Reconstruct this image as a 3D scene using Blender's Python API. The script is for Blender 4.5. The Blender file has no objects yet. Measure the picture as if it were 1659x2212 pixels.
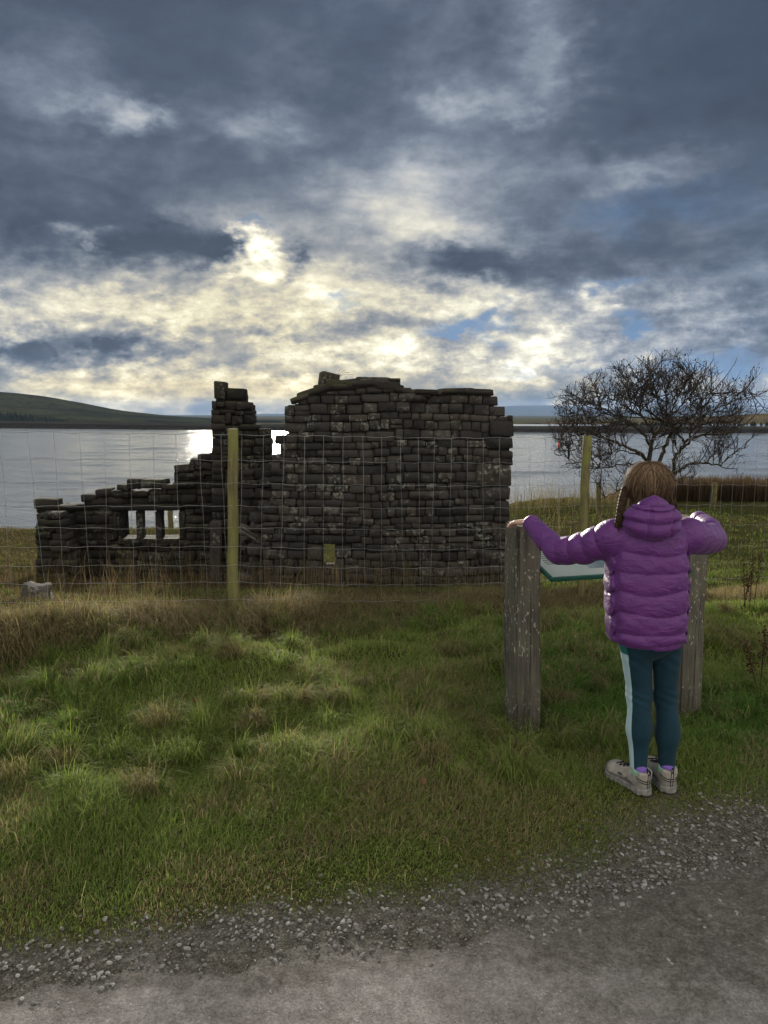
import bpy, bmesh, math, random
import numpy as np
from mathutils import Vector, Matrix

R = math.radians
scene = bpy.context.scene
col = scene.collection

# ------------------------------------------------------------------ camera
FOC, PITCH, EYE = 1661.0, R(7.24), 1.55        # focal length and centre for a frame 1659 x 2212 wide
cam_data = bpy.data.cameras.new('camera')
cam = bpy.data.objects.new('camera', cam_data)
col.objects.link(cam)
cam.location = (0, 0, EYE)
cam.rotation_euler = (R(90) - PITCH, 0, 0)
cam_data.sensor_fit = 'VERTICAL'
cam_data.sensor_height = 36.0
cam_data.lens = 36.0 * FOC / 2212.0
cam_data.clip_start = 0.05
cam_data.clip_end = 20000
scene.camera = cam

scene.view_settings.view_transform = 'Standard'
scene.view_settings.look = 'None'
scene.view_settings.exposure = 1.2
scene.view_settings.gamma = 1.0
scene.view_settings.use_curve_mapping = False
scene.cycles.use_denoising = True
scene.cycles.use_adaptive_sampling = True
scene.cycles.adaptive_threshold = 0.02
scene.cycles.max_bounces = 6
scene.cycles.diffuse_bounces = 2
scene.cycles.glossy_bounces = 3
scene.cycles.transparent_max_bounces = 8
scene.cycles.volume_bounces = 0
scene.cycles.sample_clamp_indirect = 4.0

# ------------------------------------------------------------------ small node language
class Sk:
    """A socket that can be added, multiplied ... inside one node tree."""
    def __init__(self, tree, sock): self.t, self.s = tree, sock
    def _m(self, op, *a, clamp=False):
        n = self.t.nodes.new('ShaderNodeMath'); n.operation = op; n.use_clamp = clamp
        for i, v in enumerate((self,) + a):
            if isinstance(v, Sk): self.t.links.new(v.s, n.inputs[i])
            else: n.inputs[i].default_value = v
        return Sk(self.t, n.outputs[0])
    def __add__(self, o): return self._m('ADD', o)
    __radd__ = __add__
    def __mul__(self, o): return self._m('MULTIPLY', o)
    __rmul__ = __mul__
    def __sub__(self, o): return self._m('SUBTRACT', o)
    def __rsub__(self, o): return (self * -1.0) + o
    def __truediv__(self, o): return self._m('DIVIDE', o)
    def __pow__(self, o): return self._m('POWER', o)
    def madd(self, a, b): return self._m('MULTIPLY_ADD', a, b)
    def clamp(self): return self._m('ADD', 0.0, clamp=True)
    def fn(self, op, *a): return self._m(op, *a)
    def step(self, a, b, c=0.0, d=1.0):
        n = self.t.nodes.new('ShaderNodeMapRange'); n.interpolation_type = 'SMOOTHSTEP'
        self.t.links.new(self.s, n.inputs[0])
        for i, v in zip((1, 2, 3, 4), (a, b, c, d)):
            if isinstance(v, Sk): self.t.links.new(v.s, n.inputs[i])
            else: n.inputs[i].default_value = v
        return Sk(self.t, n.outputs[0])

def put(tree, inp, v):
    if isinstance(v, Sk): tree.links.new(v.s, inp)
    elif hasattr(v, 'is_output'): tree.links.new(v, inp)
    else: inp.default_value = v

def vec(tree, x, y, z):
    n = tree.nodes.new('ShaderNodeCombineXYZ')
    for i, v in enumerate((x, y, z)): put(tree, n.inputs[i], v)
    return n.outputs[0]

def split(tree, v):
    n = tree.nodes.new('ShaderNodeSeparateXYZ'); tree.links.new(v, n.inputs[0])
    return [Sk(tree, o) for o in n.outputs]

def noise(tree, v, scale, detail=4, rough=0.5, dist=0.0, color=False, dims='3D'):
    n = tree.nodes.new('ShaderNodeTexNoise'); n.noise_dimensions = dims
    if v is not None: put(tree, n.inputs['Vector'], v)
    n.inputs['Scale'].default_value = scale; n.inputs['Detail'].default_value = detail
    n.inputs['Roughness'].default_value = rough; n.inputs['Distortion'].default_value = dist
    return n.outputs['Color'] if color else Sk(tree, n.outputs[0])

def vscale(tree, v, s):
    n = tree.nodes.new('ShaderNodeVectorMath'); n.operation = 'MULTIPLY'
    tree.links.new(v, n.inputs[0]); n.inputs[1].default_value = s
    return n.outputs[0]

def ramp(tree, f, stops, interp='LINEAR'):
    n = tree.nodes.new('ShaderNodeValToRGB'); r = n.color_ramp; r.interpolation = interp
    while len(r.elements) < len(stops): r.elements.new(0.5)
    for e, (p, c) in zip(r.elements, stops): e.position = p; e.color = (c[0], c[1], c[2], 1)
    put(tree, n.inputs[0], f)
    return n.outputs[0]

def mix(tree, f, a, b, mode='MIX'):
    n = tree.nodes.new('ShaderNodeMix'); n.data_type = 'RGBA'; n.blend_type = mode
    put(tree, n.inputs[0], f)
    for i, v in ((6, a), (7, b)):
        put(tree, n.inputs[i], (v[0], v[1], v[2], 1) if isinstance(v, tuple) else v)
    return n.outputs[2]
# azimuth, elevation, half-width, half-height (degrees), strength of each named bank or gap of cloud
CLOUD_BANKS = [
    (-9.6, 11.2, 1.17, 0.9, 1.1), (-9.8, 9.6, 0.9, 0.63, 0.55), (-9.4, 10.4, 6.28, 4.03, 0.24), (-12.5, 7.9, 18.83, 2.24, 0.18), (-18.8, 6.2, 13.45, 2.24, 0.2), 
    (-4.3, 8.9, 7.62, 1.79, 0.1), (1.7, 14.2, 5.38, 2.96, 0.36), (6.2, 18.5, 4.93, 2.69, 0.07), (-21.9, 20.7, 3.36, 2.24, 0.11), (-19.1, 19.9, 2.69, 1.17, 0.12), 
    (-16.5, 19.1, 2.33, 0.99, 0.36), (-8.6, 18.9, 2.69, 1.34, 0.13), (10.9, 24, 3.14, 2.78, 0.16), (11.8, 22.2, 2.24, 1.79, 0.1), (4.2, 21.6, 2.69, 2.24, 0.09), 
    (5.9, 20.6, 2.24, 0.9, 0.12), (9.4, 19.6, 2.02, 0.63, 0.13), (16.4, 15.9, 5.83, 1.08, 0.14), (11.4, 5.1, 2.33, 2.06, 0.36), (10.1, 4.1, 2.69, 0.9, 0.2), 
    (15.7, 7.7, 1.61, 1.08, 0.38), (5.7, 8.4, 4.03, 1.26, 0.25), (8.4, 7.7, 2.69, 0.9, 0.22), (-20.4, 11.9, 1.79, 0.72, 0.26), (-22.8, 9, 4.48, 1.61, 0.08), 
    (-14.3, 3.1, 8.97, 1.79, 0.12), (-20.5, 1.4, 14.79, 1.52, 0.24), (-9.1, 0.5, 11.66, 1.08, 0.2), (-7.1, 3.5, 4.93, 1.61, 0.16), (-2.4, 4.5, 4.03, 1.97, 0.22), 
    (1.7, 4.5, 3.59, 1.79, 0.2), (15.6, 1.8, 14.79, 3.14, 0.1), (2.4, 3.2, 7.17, 2.24, 0.14), (-23.9, 13.7, 10.76, 4.93, -0.07), (-18.6, 12.7, 11.66, 2.69, -0.07), 
    (13.8, 10.6, 8.97, 2.69, -0.07), (-14.7, 11.2, 6.72, 1.52, -0.22), (-24.4, 4.6, 4.03, 1.17, -0.36), (-20.4, 4.4, 4.03, 1.08, -0.34), (-18.6, 3.9, 1.79, 0.81, -0.15), 
    (-13.1, 9.8, 2.69, 0.99, -0.25), (-25.2, 9.9, 2.69, 2.69, -0.12), (5.7, 10.5, 4.93, 1.26, -0.24), (-6.3, 10.9, 1.34, 0.72, -0.3), (-11.8, 10.9, 2.02, 0.99, -0.2), 
    (-7.6, 9.6, 1.17, 0.54, -0.25), (22.9, 12.7, 8.07, 8.97, -0.06), (24.6, 20.8, 8.97, 11.66, -0.05), (-7, 5.5, 5.38, 0.81, -0.16), (-2.3, 5.3, 5.38, 0.9, -0.16), 
    (0.7, 6.8, 4.48, 0.63, -0.14), (-9.1, 3.8, 3.14, 0.54, -0.18), (-15.7, 8.7, 8.97, 0.54, -0.1), (-7.7, 7.2, 9.86, 0.45, -0.08), 
]
BLUE_GAPS = [
    (18, 6.1, 1.34, 0.94, 1.1), (7.2, 6.4, 2.02, 0.76, 0.62), (5.7, 5.9, 1.88, 0.49, 0.5), (8.2, 7.3, 1.17, 0.99, 0.4), (-3.6, 8, 1.34, 0.45, 0.5), 
    (16.3, 9, 3.14, 0.63, 0.55), (23.7, 3.2, 5.83, 0.81, 0.75), (17.3, 13.7, 7.62, 1.61, 0.4), (11.7, 3.3, 6.72, 0.54, 0.35), (24.8, 8.2, 4.03, 7.17, 0.22), 
    (20.6, 24, 11.66, 7.17, 0.22), (-0.9, 25.9, 7.17, 1.79, 0.2), (-19.3, 2.6, 8.97, 0.63, 0.22), (-8.9, 12.5, 1.17, 0.63, 0.5), 
]

# ------------------------------------------------------------------ sky: broken winter cloud over a clear Nishita sky
UNSEEN_SKY_LIFT, CLOUD_GAIN = 0.76, 0.45
SUN_AZ, SUN_EL = -9.6, 11.1                    # degrees; azimuth from +Y towards +X
def build_world():
    w = bpy.data.worlds.new('World'); scene.world = w; w.use_nodes = True
    t = w.node_tree; t.nodes.clear()
    out = t.nodes.new('ShaderNodeOutputWorld')
    sky = t.nodes.new('ShaderNodeTexSky'); sky.sky_type = 'NISHITA'; sky.sun_disc = False
    sky.sun_elevation = R(SUN_EL); sky.sun_rotation = R(SUN_AZ)
    sky.air_density = 1.3; sky.dust_density = 1.0; sky.ozone_density = 2.0
    bg_sky = t.nodes.new('ShaderNodeBackground'); bg_sky.inputs[1].default_value = 0.055
    t.links.new(mix(t, 1.0, sky.outputs[0], (.80, 1.0, 1.22), 'MULTIPLY'), bg_sky.inputs[0])
    g = t.nodes.new('ShaderNodeTexCoord').outputs['Generated']
    x, y, z = split(t, g)
    # through the gaps one looks up past the bright horizon air, so the clear sky is taken from higher up
    t.links.new(vec(t, x, y, z.madd(1.0, 0.55)), sky.inputs[0])
    zc = z.fn('MAXIMUM', 0.0)
    az = x.fn('ARCTAN2', y) * 57.29578
    el = z.fn('ARCSINE') * 57.29578
    # flat cloud deck seen in perspective: features shrink and flatten towards the horizon
    inv = (zc + 0.13) ** -1.0
    deck = vec(t, x * inv, y * inv, 0.0)
    lump = vec(t, x * 1.0, y * 1.0, z * 1.8)
    w1x, w1y, _ = split(t, noise(t, lump, 9.0, 3, 0.6, color=True))
    w2x, w2y, _ = split(t, noise(t, lump, 34.0, 3, 0.65, color=True))
    wa = az + (w1x - 0.5) * 9.0 + (w2x - 0.5) * 4.0
    we = el + (w1y - 0.5) * 5.0 + (w2y - 0.5) * 2.6
    wv = vec(t, wa, we, 0.0)
    def blobs(rows):
        tot = None
        for a, e, sa, se, k in rows:
            m = t.nodes.new('ShaderNodeVectorMath'); m.operation = 'MULTIPLY_ADD'
            t.links.new(wv, m.inputs[0]); m.inputs[1].default_value = (1 / sa, 1 / se, 0); m.inputs[2].default_value = (-a / sa, -e / se, 0)
            d = t.nodes.new('ShaderNodeVectorMath'); d.operation = 'DOT_PRODUCT'
            t.links.new(m.outputs[0], d.inputs[0]); t.links.new(m.outputs[0], d.inputs[1])
            p = t.nodes.new('ShaderNodeMath'); p.operation = 'POWER'; p.inputs[0].default_value = 0.36788
            t.links.new(d.outputs['Value'], p.inputs[1])
            b = Sk(t, p.outputs[0])
            tot = b * k if tot is None else b.madd(k, tot)
        return tot
    n_big = noise(t, deck, 1.0, 4, 0.55)
    n_mid = noise(t, deck, 3.0, 5, 0.58, 0.5)
    # billows: the same field sampled a little nearer the sun shades each lump on its far side
    sx, sy, sz = math.sin(R(SUN_AZ)) * math.cos(R(SUN_EL)), math.cos(R(SUN_AZ)) * math.cos(R(SUN_EL)), math.sin(R(SUN_EL))
    n_fine = noise(t, lump, 13.0, 8, 0.66)
    n_lit = noise(t, vec(t, x + 0.022 * sx, y + 0.022 * sy, z * 1.8 + 0.022 * sz * 1.8), 13.0, 7, 0.66)
    relief = n_fine - n_lit
    low = el.step(1.0, 15.0, 1.0, 0.0)
    tex = (n_big - 0.5) * 1.0 + (n_mid - 0.5) * low.madd(-0.30, 0.85) + (n_fine - 0.5) * low.madd(1.2, 0.40) + relief * low.madd(1.6, 0.5)
    base = el.step(2.0, 25.0, 0.31, 0.115) + el.step(28.0, 80.0, 0.0, 0.15)   # above the view, sky raised towards the zenith to light the ground
    # extra brightness added to the unseen sky away from the sun, lighting the ground
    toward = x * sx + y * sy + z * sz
    base = base + toward.step(0.72, -0.35, 0.0, UNSEEN_SKY_LIFT)
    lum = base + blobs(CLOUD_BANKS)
    lum = lum.fn('MAXIMUM', 0.05)
    lum = lum * (tex * 1.5).fn('EXPONENT')
    # banks of small cumulus low over the horizon: bright heads, grey bases
    ncu = noise(t, vec(t, az * 0.10, el * 0.17, 3.0), 1.9, 6, 0.55)
    ncl = noise(t, vec(t, az * 0.10 - 0.02, el * 0.17 + 0.09, 3.0), 1.9, 4, 0.55)
    f = ncu - 0.47 - (el - 4.6).fn('ABSOLUTE') * 0.036
    m = f.step(0.0, 0.03)
    head = (ncu - ncl) * 3.4
    lum = lum * (1.0 - m * 0.85) + ((lum * 0.55 + 0.17) * (head.fn('EXPONENT'))) * (m * 0.85)
    # warmth: the side of the sky round the sun
    da = (az - SUN_AZ) / 22.0
    warm = ((da * da + ((el - 5.0) / 9.0) ** 2.0) * -1.0).fn('EXPONENT')
    cool = ramp(t, lum * 0.5, [(0.0, (.030, .042, .070)), (0.06, (.084, .110, .158)), (0.12, (.185, .222, .285)), (0.2, (.37, .41, .47)),
                               (0.3, (.62, .63, .62)), (0.42, (.95, .92, .80)), (1.0, (2.0, 2.0, 1.9))])
    hot = ramp(t, lum * 0.5, [(0.0, (.04, .05, .07)), (0.06, (.10, .12, .15)), (0.12, (.22, .235, .25)), (0.2, (.44, .42, .36)),
                              (0.3, (.78, .70, .47)), (0.42, (1.02, .95, .66)), (1.0, (2.1, 2.05, 1.8))])
    c = mix(t, warm.clamp(), cool, hot)
    hz = ((da * da * 0.4 + ((el - 1.2) / 1.7) ** 2.0) * -1.0).fn('EXPONENT')
    c = mix(t, (hz * 0.8).clamp(), c, (.92, .74, .36), 'MULTIPLY')
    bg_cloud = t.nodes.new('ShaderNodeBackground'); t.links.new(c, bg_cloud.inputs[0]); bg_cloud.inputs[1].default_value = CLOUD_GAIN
    gap = blobs(BLUE_GAPS) * ((n_fine - 0.5) * 2.4 + 1.0)
    gap = gap + (n_big - 0.60).fn('MAXIMUM', 0.0) * 1.2
    gap = gap.step(0.08, 0.95, 0.0, 0.92)
    mx = t.nodes.new('ShaderNodeMixShader')
    t.links.new(gap.s, mx.inputs[0]); t.links.new(bg_cloud.outputs[0], mx.inputs[1]); t.links.new(bg_sky.outputs[0], mx.inputs[2])
    t.links.new(mx.outputs[0], out.inputs[0])
    w.cycles.sampling_method = 'MANUAL'; w.cycles.sample_map_resolution = 1024
build_world()

sun_data = bpy.data.lights.new('sun', 'SUN')
sun_data.energy = 3.2; sun_data.angle = R(5.0); sun_data.color = (1.0, 0.93, 0.80)
sun = bpy.data.objects.new('sun', sun_data); col.objects.link(sun)
_a, _e = R(SUN_AZ), R(SUN_EL)
_to = Vector((math.sin(_a) * math.cos(_e), math.cos(_a) * math.cos(_e), math.sin(_e)))
sun.rotation_euler = _to.to_track_quat('Z', 'Y').to_euler()
sun.location = _to * 50

# ------------------------------------------------------------------ helpers
rng = np.random.default_rng(7)
def at(px, py, Y):
    """The world point at distance Y along the view seen at photo position (px, py) of a 1659 x 2212 frame."""
    a, b = (px - 829.5) / FOC, (1106.0 - py) / FOC
    dy = math.cos(PITCH) + b * math.sin(PITCH); dz = -math.sin(PITCH) + b * math.cos(PITCH)
    return Vector((a * Y / dy, Y, EYE + dz * Y / dy))

def tag(o, label=None, cat=None, group=None, kind=None):
    if label: o['label'] = label
    if cat: o['category'] = cat
    if group: o['group'] = group
    if kind: o['kind'] = kind
    return o

def empty(name, loc=(0, 0, 0), rz=0.0):
    o = bpy.data.objects.new(name, None); col.objects.link(o)
    o.location = loc; o.rotation_euler = (0, 0, rz); o.empty_display_size = 0.2
    return o

def link(name, me, mat=None, parent=None):
    o = bpy.data.objects.new(name, me); col.objects.link(o)
    if mat is not None and not me.materials: me.materials.append(mat)
    if parent is not None: o.parent = parent
    return o

def np_mesh(name, V, F, smooth=True, colors=None, attr=None):
    """Mesh from numpy vertices and a list of (n,3)/(n,4) face arrays."""
    if not isinstance(F, (list, tuple)): F = [F]
    V = np.asarray(V, np.float32)
    me = bpy.data.meshes.new(name)
    me.vertices.add(len(V)); me.vertices.foreach_set('co', V.ravel())
    loops = np.concatenate([f.ravel() for f in F]).astype(np.int32)
    tot = np.concatenate([np.full(len(f), f.shape[1], np.int32) for f in F])
    start = np.concatenate([[0], np.cumsum(tot)[:-1]]).astype(np.int32)
    me.loops.add(len(loops)); me.loops.foreach_set('vertex_index', loops)
    me.polygons.add(len(tot)); me.polygons.foreach_set('loop_start', start)
    me.polygons.foreach_set('use_smooth', np.full(len(tot), smooth, bool))
    if colors is not None:
        ca = me.color_attributes.new('tint', 'FLOAT_COLOR', 'POINT')
        c4 = np.ones((len(V), 4), np.float32); c4[:, :3] = colors
        ca.data.foreach_set('color', c4.ravel())
    for k, v in (attr or {}).items():
        fa = me.attributes.new(k, 'FLOAT', 'POINT'); fa.data.foreach_set('value', np.asarray(v, np.float32))
    me.update(calc_edges=True); me.validate()
    return me

def hash2(ix, iy, seed):
    h = (ix.astype(np.int64) * 374761393 + iy.astype(np.int64) * 668265263 + seed * 1442695041) & 0x7fffffff
    h = ((h ^ (h >> 13)) * 1274126177) & 0x7fffffff
    return ((h ^ (h >> 16)) & 0xffffff) / float(0xffffff)

def vnoise(x, y, scale, seed=0):
    x = np.asarray(x, float) * scale; y = np.asarray(y, float) * scale
    ix, iy = np.floor(x), np.floor(y); fx, fy = x - ix, y - iy
    fx = fx * fx * (3 - 2 * fx); fy = fy * fy * (3 - 2 * fy)
    a = hash2(ix, iy, seed); b = hash2(ix + 1, iy, seed); c = hash2(ix, iy + 1, seed); d = hash2(ix + 1, iy + 1, seed)
    return (a * (1 - fx) + b * fx) * (1 - fy) + (c * (1 - fx) + d * fx) * fy

def fbm(x, y, scale, octv=4, seed=0, gain=0.5):
    t, amp, n = 0, 1.0, 0
    for k in range(octv):
        t = t + amp * vnoise(x, y, scale * 2 ** k, seed + 17 * k); n += amp; amp *= gain
    return t / n

def sstep(a, b, x):
    t = np.clip((np.asarray(x, float) - a) / (b - a), 0, 1); return t * t * (3 - 2 * t)

def principled(name, rough=0.8, spec=0.3):
    m = bpy.data.materials.new(name); m.use_nodes = True
    t = m.node_tree; b = t.nodes['Principled BSDF']
    b.inputs['Roughness'].default_value = rough; b.inputs['Specular IOR Level'].default_value = spec
    return m, t, b

def bump(t, b, h, strength=0.5, dist=0.01):
    n = t.nodes.new('ShaderNodeBump'); n.inputs['Strength'].default_value = strength; n.inputs['Distance'].default_value = dist
    put(t, n.inputs['Height'], h); t.links.new(n.outputs[0], b.inputs['Normal'])

def gpos(t): return t.nodes.new('ShaderNodeNewGeometry').outputs['Position']
def opos(t): return t.nodes.new('ShaderNodeTexCoord').outputs['Object']

def tube(path, radii, sides=5, cap=True):
    """Vertices and quads of a tapered tube along a path (n,3)."""
    P = np.asarray(path, float); n = len(P); radii = np.broadcast_to(np.asarray(radii, float), (n,))
    T = np.gradient(P, axis=0); T /= np.linalg.norm(T, axis=1)[:, None] + 1e-9
    ref = np.array([0.31, 0.17, 0.93]) if abs(T[0] @ np.array([0.31, 0.17, 0.93])) < 0.9 else np.array([1.0, 0, 0])
    U = np.cross(T, ref); U /= np.linalg.norm(U, axis=1)[:, None] + 1e-9
    W = np.cross(T, U)
    a = np.linspace(0, 2 * np.pi, sides, endpoint=False)
    V = P[:, None] + radii[:, None, None] * (np.cos(a)[None, :, None] * U[:, None] + np.sin(a)[None, :, None] * W[:, None])
    V = V.reshape(-1, 3)
    i = np.arange(n - 1)[:, None] * sides; j = np.arange(sides)[None]; j2 = (j + 1) % sides
    Q = np.stack([i + j, i + j2, i + sides + j2, i + sides + j], -1).reshape(-1, 4)
    Fs = [Q]
    if cap:
        V = np.vstack([V, P[:1], P[-1:]])
        c0, c1 = n * sides, n * sides + 1; j = np.arange(sides); j2 = (j + 1) % sides
        Fs.append(np.concatenate([np.stack([np.full(sides, c0), j2, j], -1), np.stack([np.full(sides, c1), (n - 1) * sides + j, (n - 1) * sides + j2], -1)]))
    return V, Fs

class Soup:
    """Collects meshes into one."""
    def __init__(s): s.V, s.F, s.n = [], {3: [], 4: []}, 0
    def add(s, V, F):
        for f in (F if isinstance(F, (list, tuple)) else [F]): s.F[f.shape[1]].append(f + s.n)
        s.V.append(np.asarray(V)); s.n += len(V)
    def mesh(s, name, **k):
        return np_mesh(name, np.vstack(s.V), [np.concatenate(s.F[q]) for q in (4, 3) if s.F[q]], **k)

def box_vf(x0, x1, y0, y1, z0, z1):
    V = np.array([(x, y, z) for z in (z0, z1) for y in (y0, y1) for x in (x0, x1)], float)
    F = np.array([(0, 2, 3, 1), (4, 5, 7, 6), (0, 1, 5, 4), (1, 3, 7, 5), (3, 2, 6, 7), (2, 0, 4, 6)])
    return V, F

def bevel_box(name, dims, mat, parent=None, loc=(0, 0, 0), rot=(0, 0, 0), bev=0.01, seg=2, cuts=0, rough=0.0, seed=0):
    bm = bmesh.new(); bmesh.ops.create_cube(bm, size=1.0)
    for v in bm.verts: v.co = Vector((v.co.x * dims[0], v.co.y * dims[1], v.co.z * dims[2]))
    if bev: bmesh.ops.bevel(bm, geom=bm.edges[:], offset=bev, segments=seg, affect='EDGES')
    if cuts:
        bmesh.ops.subdivide_edges(bm, edges=[e for e in bm.edges if e.calc_length() > max(dims) * 0.2], cuts=cuts, use_grid_fill=True)
    if rough:
        r = random.Random(seed)
        for v in bm.verts: v.co += Vector((r.uniform(-1, 1), r.uniform(-1, 1), r.uniform(-1, 1))) * rough
    me = bpy.data.meshes.new(name); bm.to_mesh(me); bm.free()
    for p in me.polygons: p.use_smooth = False
    o = link(name, me, mat, parent); o.location = loc; o.rotation_euler = rot
    return o

# ------------------------------------------------------------------ lie of the land
WATER_Z = EYE - 5.5
_py = np.array([-30, 3.0, 5.2, 5.9, 7, 9, 11, 13, 16, 20, 22, 26, 34, 50, 120, 3000])
_pz = np.array([0.0, 0.0, 0.02, -0.02, -0.17, -0.58, -1.0, -1.24, -1.31, -1.36, -1.45, -2.5, -4.6, -6.5, -8, -8.5])
def path_edge(x):
    """Distance of the gravel path's far edge from the camera line, for each x."""
    x = np.asarray(x, float)
    return np.interp(x, [-6, -1.1, 0, 0.5, 1.0, 1.5, 3, 8], [1.5, 1.98, 2.17, 2.31, 2.53, 2.70, 3.2, 4.8]) + 0.10 * (fbm(x, x * 0, 2.3, 3, 5) - 0.5)
def fence_y(x): return 5.62 + (np.asarray(x, float) + 1.12) * 0.475
HUMPS = [(-1.45, 4.7, 0.75, 0.35, 0.10), (-2.3, 5.0, 0.8, 0.4, 0.10), (-0.75, 4.25, 0.5, 0.3, 0.07), (-1.7, 3.4, 0.45, 0.3, 0.05), (0.1, 3.9, 0.35, 0.25, 0.05),
         (0.35, 3.35, 0.3, 0.25, 0.05), (-1.1, 2.75, 0.4, 0.2, 0.045), (0.0, 4.8, 0.5, 0.25, 0.06), (-0.25, 3.2, 0.3, 0.2, 0.04)]
def land(x, y):
    x = np.asarray(x, float); y = np.asarray(y, float)
    k = [np.interp(y + d, _py, _pz) for d in (-0.9, -0.45, 0, 0.45, 0.9)]
    z = sum(k) / 5
    z = z + 0.42 * sstep(1.5, 5.0, x) * sstep(12.5, 17, y) * (1 - sstep(21, 24, y)) + 0.25 * sstep(1, 4, x) * sstep(8, 11, y) * (1 - sstep(21, 24, y))
    z = z - 0.24 * sstep(-1.5, -4.0, x) * sstep(14, 17.5, y) * (1 - sstep(24, 30, y))
    dist = y - path_edge(x)
    wild = sstep(0.15, 1.0, dist)
    near = 1 - sstep(30, 60, y)
    z = z + near * wild * (0.13 * (fbm(x, y, 0.9, 3, 11) - 0.5) + 0.085 * (fbm(x, y, 2.7, 2, 23) - 0.5))
    z = z + near * sstep(8, 14, y) * 0.22 * (fbm(x, y, 0.35, 3, 31) - 0.5)
    for hx, hy, sx, sy, a in HUMPS:
        z = z + a * np.exp(-((x - hx) / sx) ** 2 - ((y - hy) / sy) ** 2)
    fd = y - fence_y(x)                                        # low bank under the fence
    z = z + 0.03 * np.exp(-((fd + 0.0) / 0.42) ** 2) * (0.5 + fbm(x, y, 1.3, 2, 3))
    z = z - 0.05 * np.exp(-((fd + 0.75) / 0.3) ** 2)
    gd = (y - 2.98) ** 2 + (x - 1.1) ** 2                      # trodden flat where the visitor stands
    w = np.exp(-gd / 0.16) * 0.9
    z = z * (1 - w) + 0.004 * w
    for cx, cy in ((0.684, 3.60), (1.555, 3.83)):              # worn level round the sign posts
        w = np.exp(-((x - cx) ** 2 + (y - cy) ** 2) / 0.06) * 0.9
        z = z * (1 - w) - 0.004 * w
    # shallow ruts and dust on the path
    z = z + (1 - wild) * 0.012 * (fbm(x, y, 2.2, 3, 41) - 0.5) - 0.012 * (1 - sstep(-0.15, 0.2, dist))
    return z
def land1(x, y): return float(land(np.array([x]), np.array([y]))[0])

def grid_mesh(name, xs, ys, zf):
    X, Y = np.meshgrid(xs, ys); Z = zf(X, Y)
    V = np.stack([X, Y, Z], -1).reshape(-1, 3)
    n = len(xs); i = np.arange(len(ys) - 1)[:, None] * n; j = np.arange(n - 1)[None]
    Q = np.stack([i + j, i + j + 1, i + n + j + 1, i + n + j], -1).reshape(-1, 4)
    return np_mesh(name, V, Q)

def soil_material():
    m, t, b = principled('turf_soil', 1.0, 0.0)
    p = gpos(t)
    n1 = noise(t, p, 2.2, 5, 0.6); n2 = noise(t, p, 30, 4, 0.6)
    c = ramp(t, n1 * 0.6 + n2 * 0.4, [(0.3, (.030, .032, .012)), (0.5, (.055, .052, .020)), (0.65, (.09, .075, .036)), (0.8, (.12, .10, .05))])
    x, y, z = split(t, p)
    far = y.step(12.0, 40.0)
    c = mix(t, far, c, (.075, .070, .030))
    va = t.nodes.new('ShaderNodeAttribute'); va.attribute_name = 'verge'                     # earthy gravel beside the track
    n4 = noise(t, p, 120, 4, 0.7)
    bed = (Sk(t, va.outputs['Fac']) + (noise(t, p, 6.0, 5, 0.65) - 0.5) * 1.6).step(0.35, 1.0, 1.0, 0.0)
    c = mix(t, bed, c, ramp(t, n4 * 0.5 + n2 * 0.5, [(0.35, (.045, .040, .031)), (0.5, (.100, .090, .074)), (0.66, (.20, .185, .16))]))
    t.links.new(c, b.inputs['Base Color'])
    bump(t, b, n2 * 0.7 + noise(t, p, 140, 2) * 0.3, 0.8, 0.02)
    return m
def build_ground():
    ys = np.concatenate([np.arange(-6, 1.4, 0.3), np.arange(1.4, 6.6, 0.045), np.arange(6.6, 14, 0.12), np.arange(14, 40, 0.4), np.geomspace(40, 12000, 40)])
    xs = np.concatenate([-np.geomspace(60, 9000, 16)[::-1], np.arange(-58, -12, 2.0), np.arange(-12, -3.2, 0.3), np.arange(-3.2, 3.6, 0.045), np.arange(3.6, 12, 0.3), np.arange(12, 59, 2.0), np.geomspace(60, 9000, 16)])
    me = grid_mesh('ground', xs, ys, land)
    X, Y = np.meshgrid(xs, ys)
    fa = me.attributes.new('verge', 'FLOAT', 'POINT')
    fa.data.foreach_set('value', ((Y - path_edge(X)) / (0.22 + 0.30 * sstep(0.0, 1.3, X))).ravel().astype(np.float32))
    o = link('ground', me, soil_material())
    tag(o, 'rough grassy ground sloping down to the reservoir', kind='structure')
build_ground()

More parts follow.
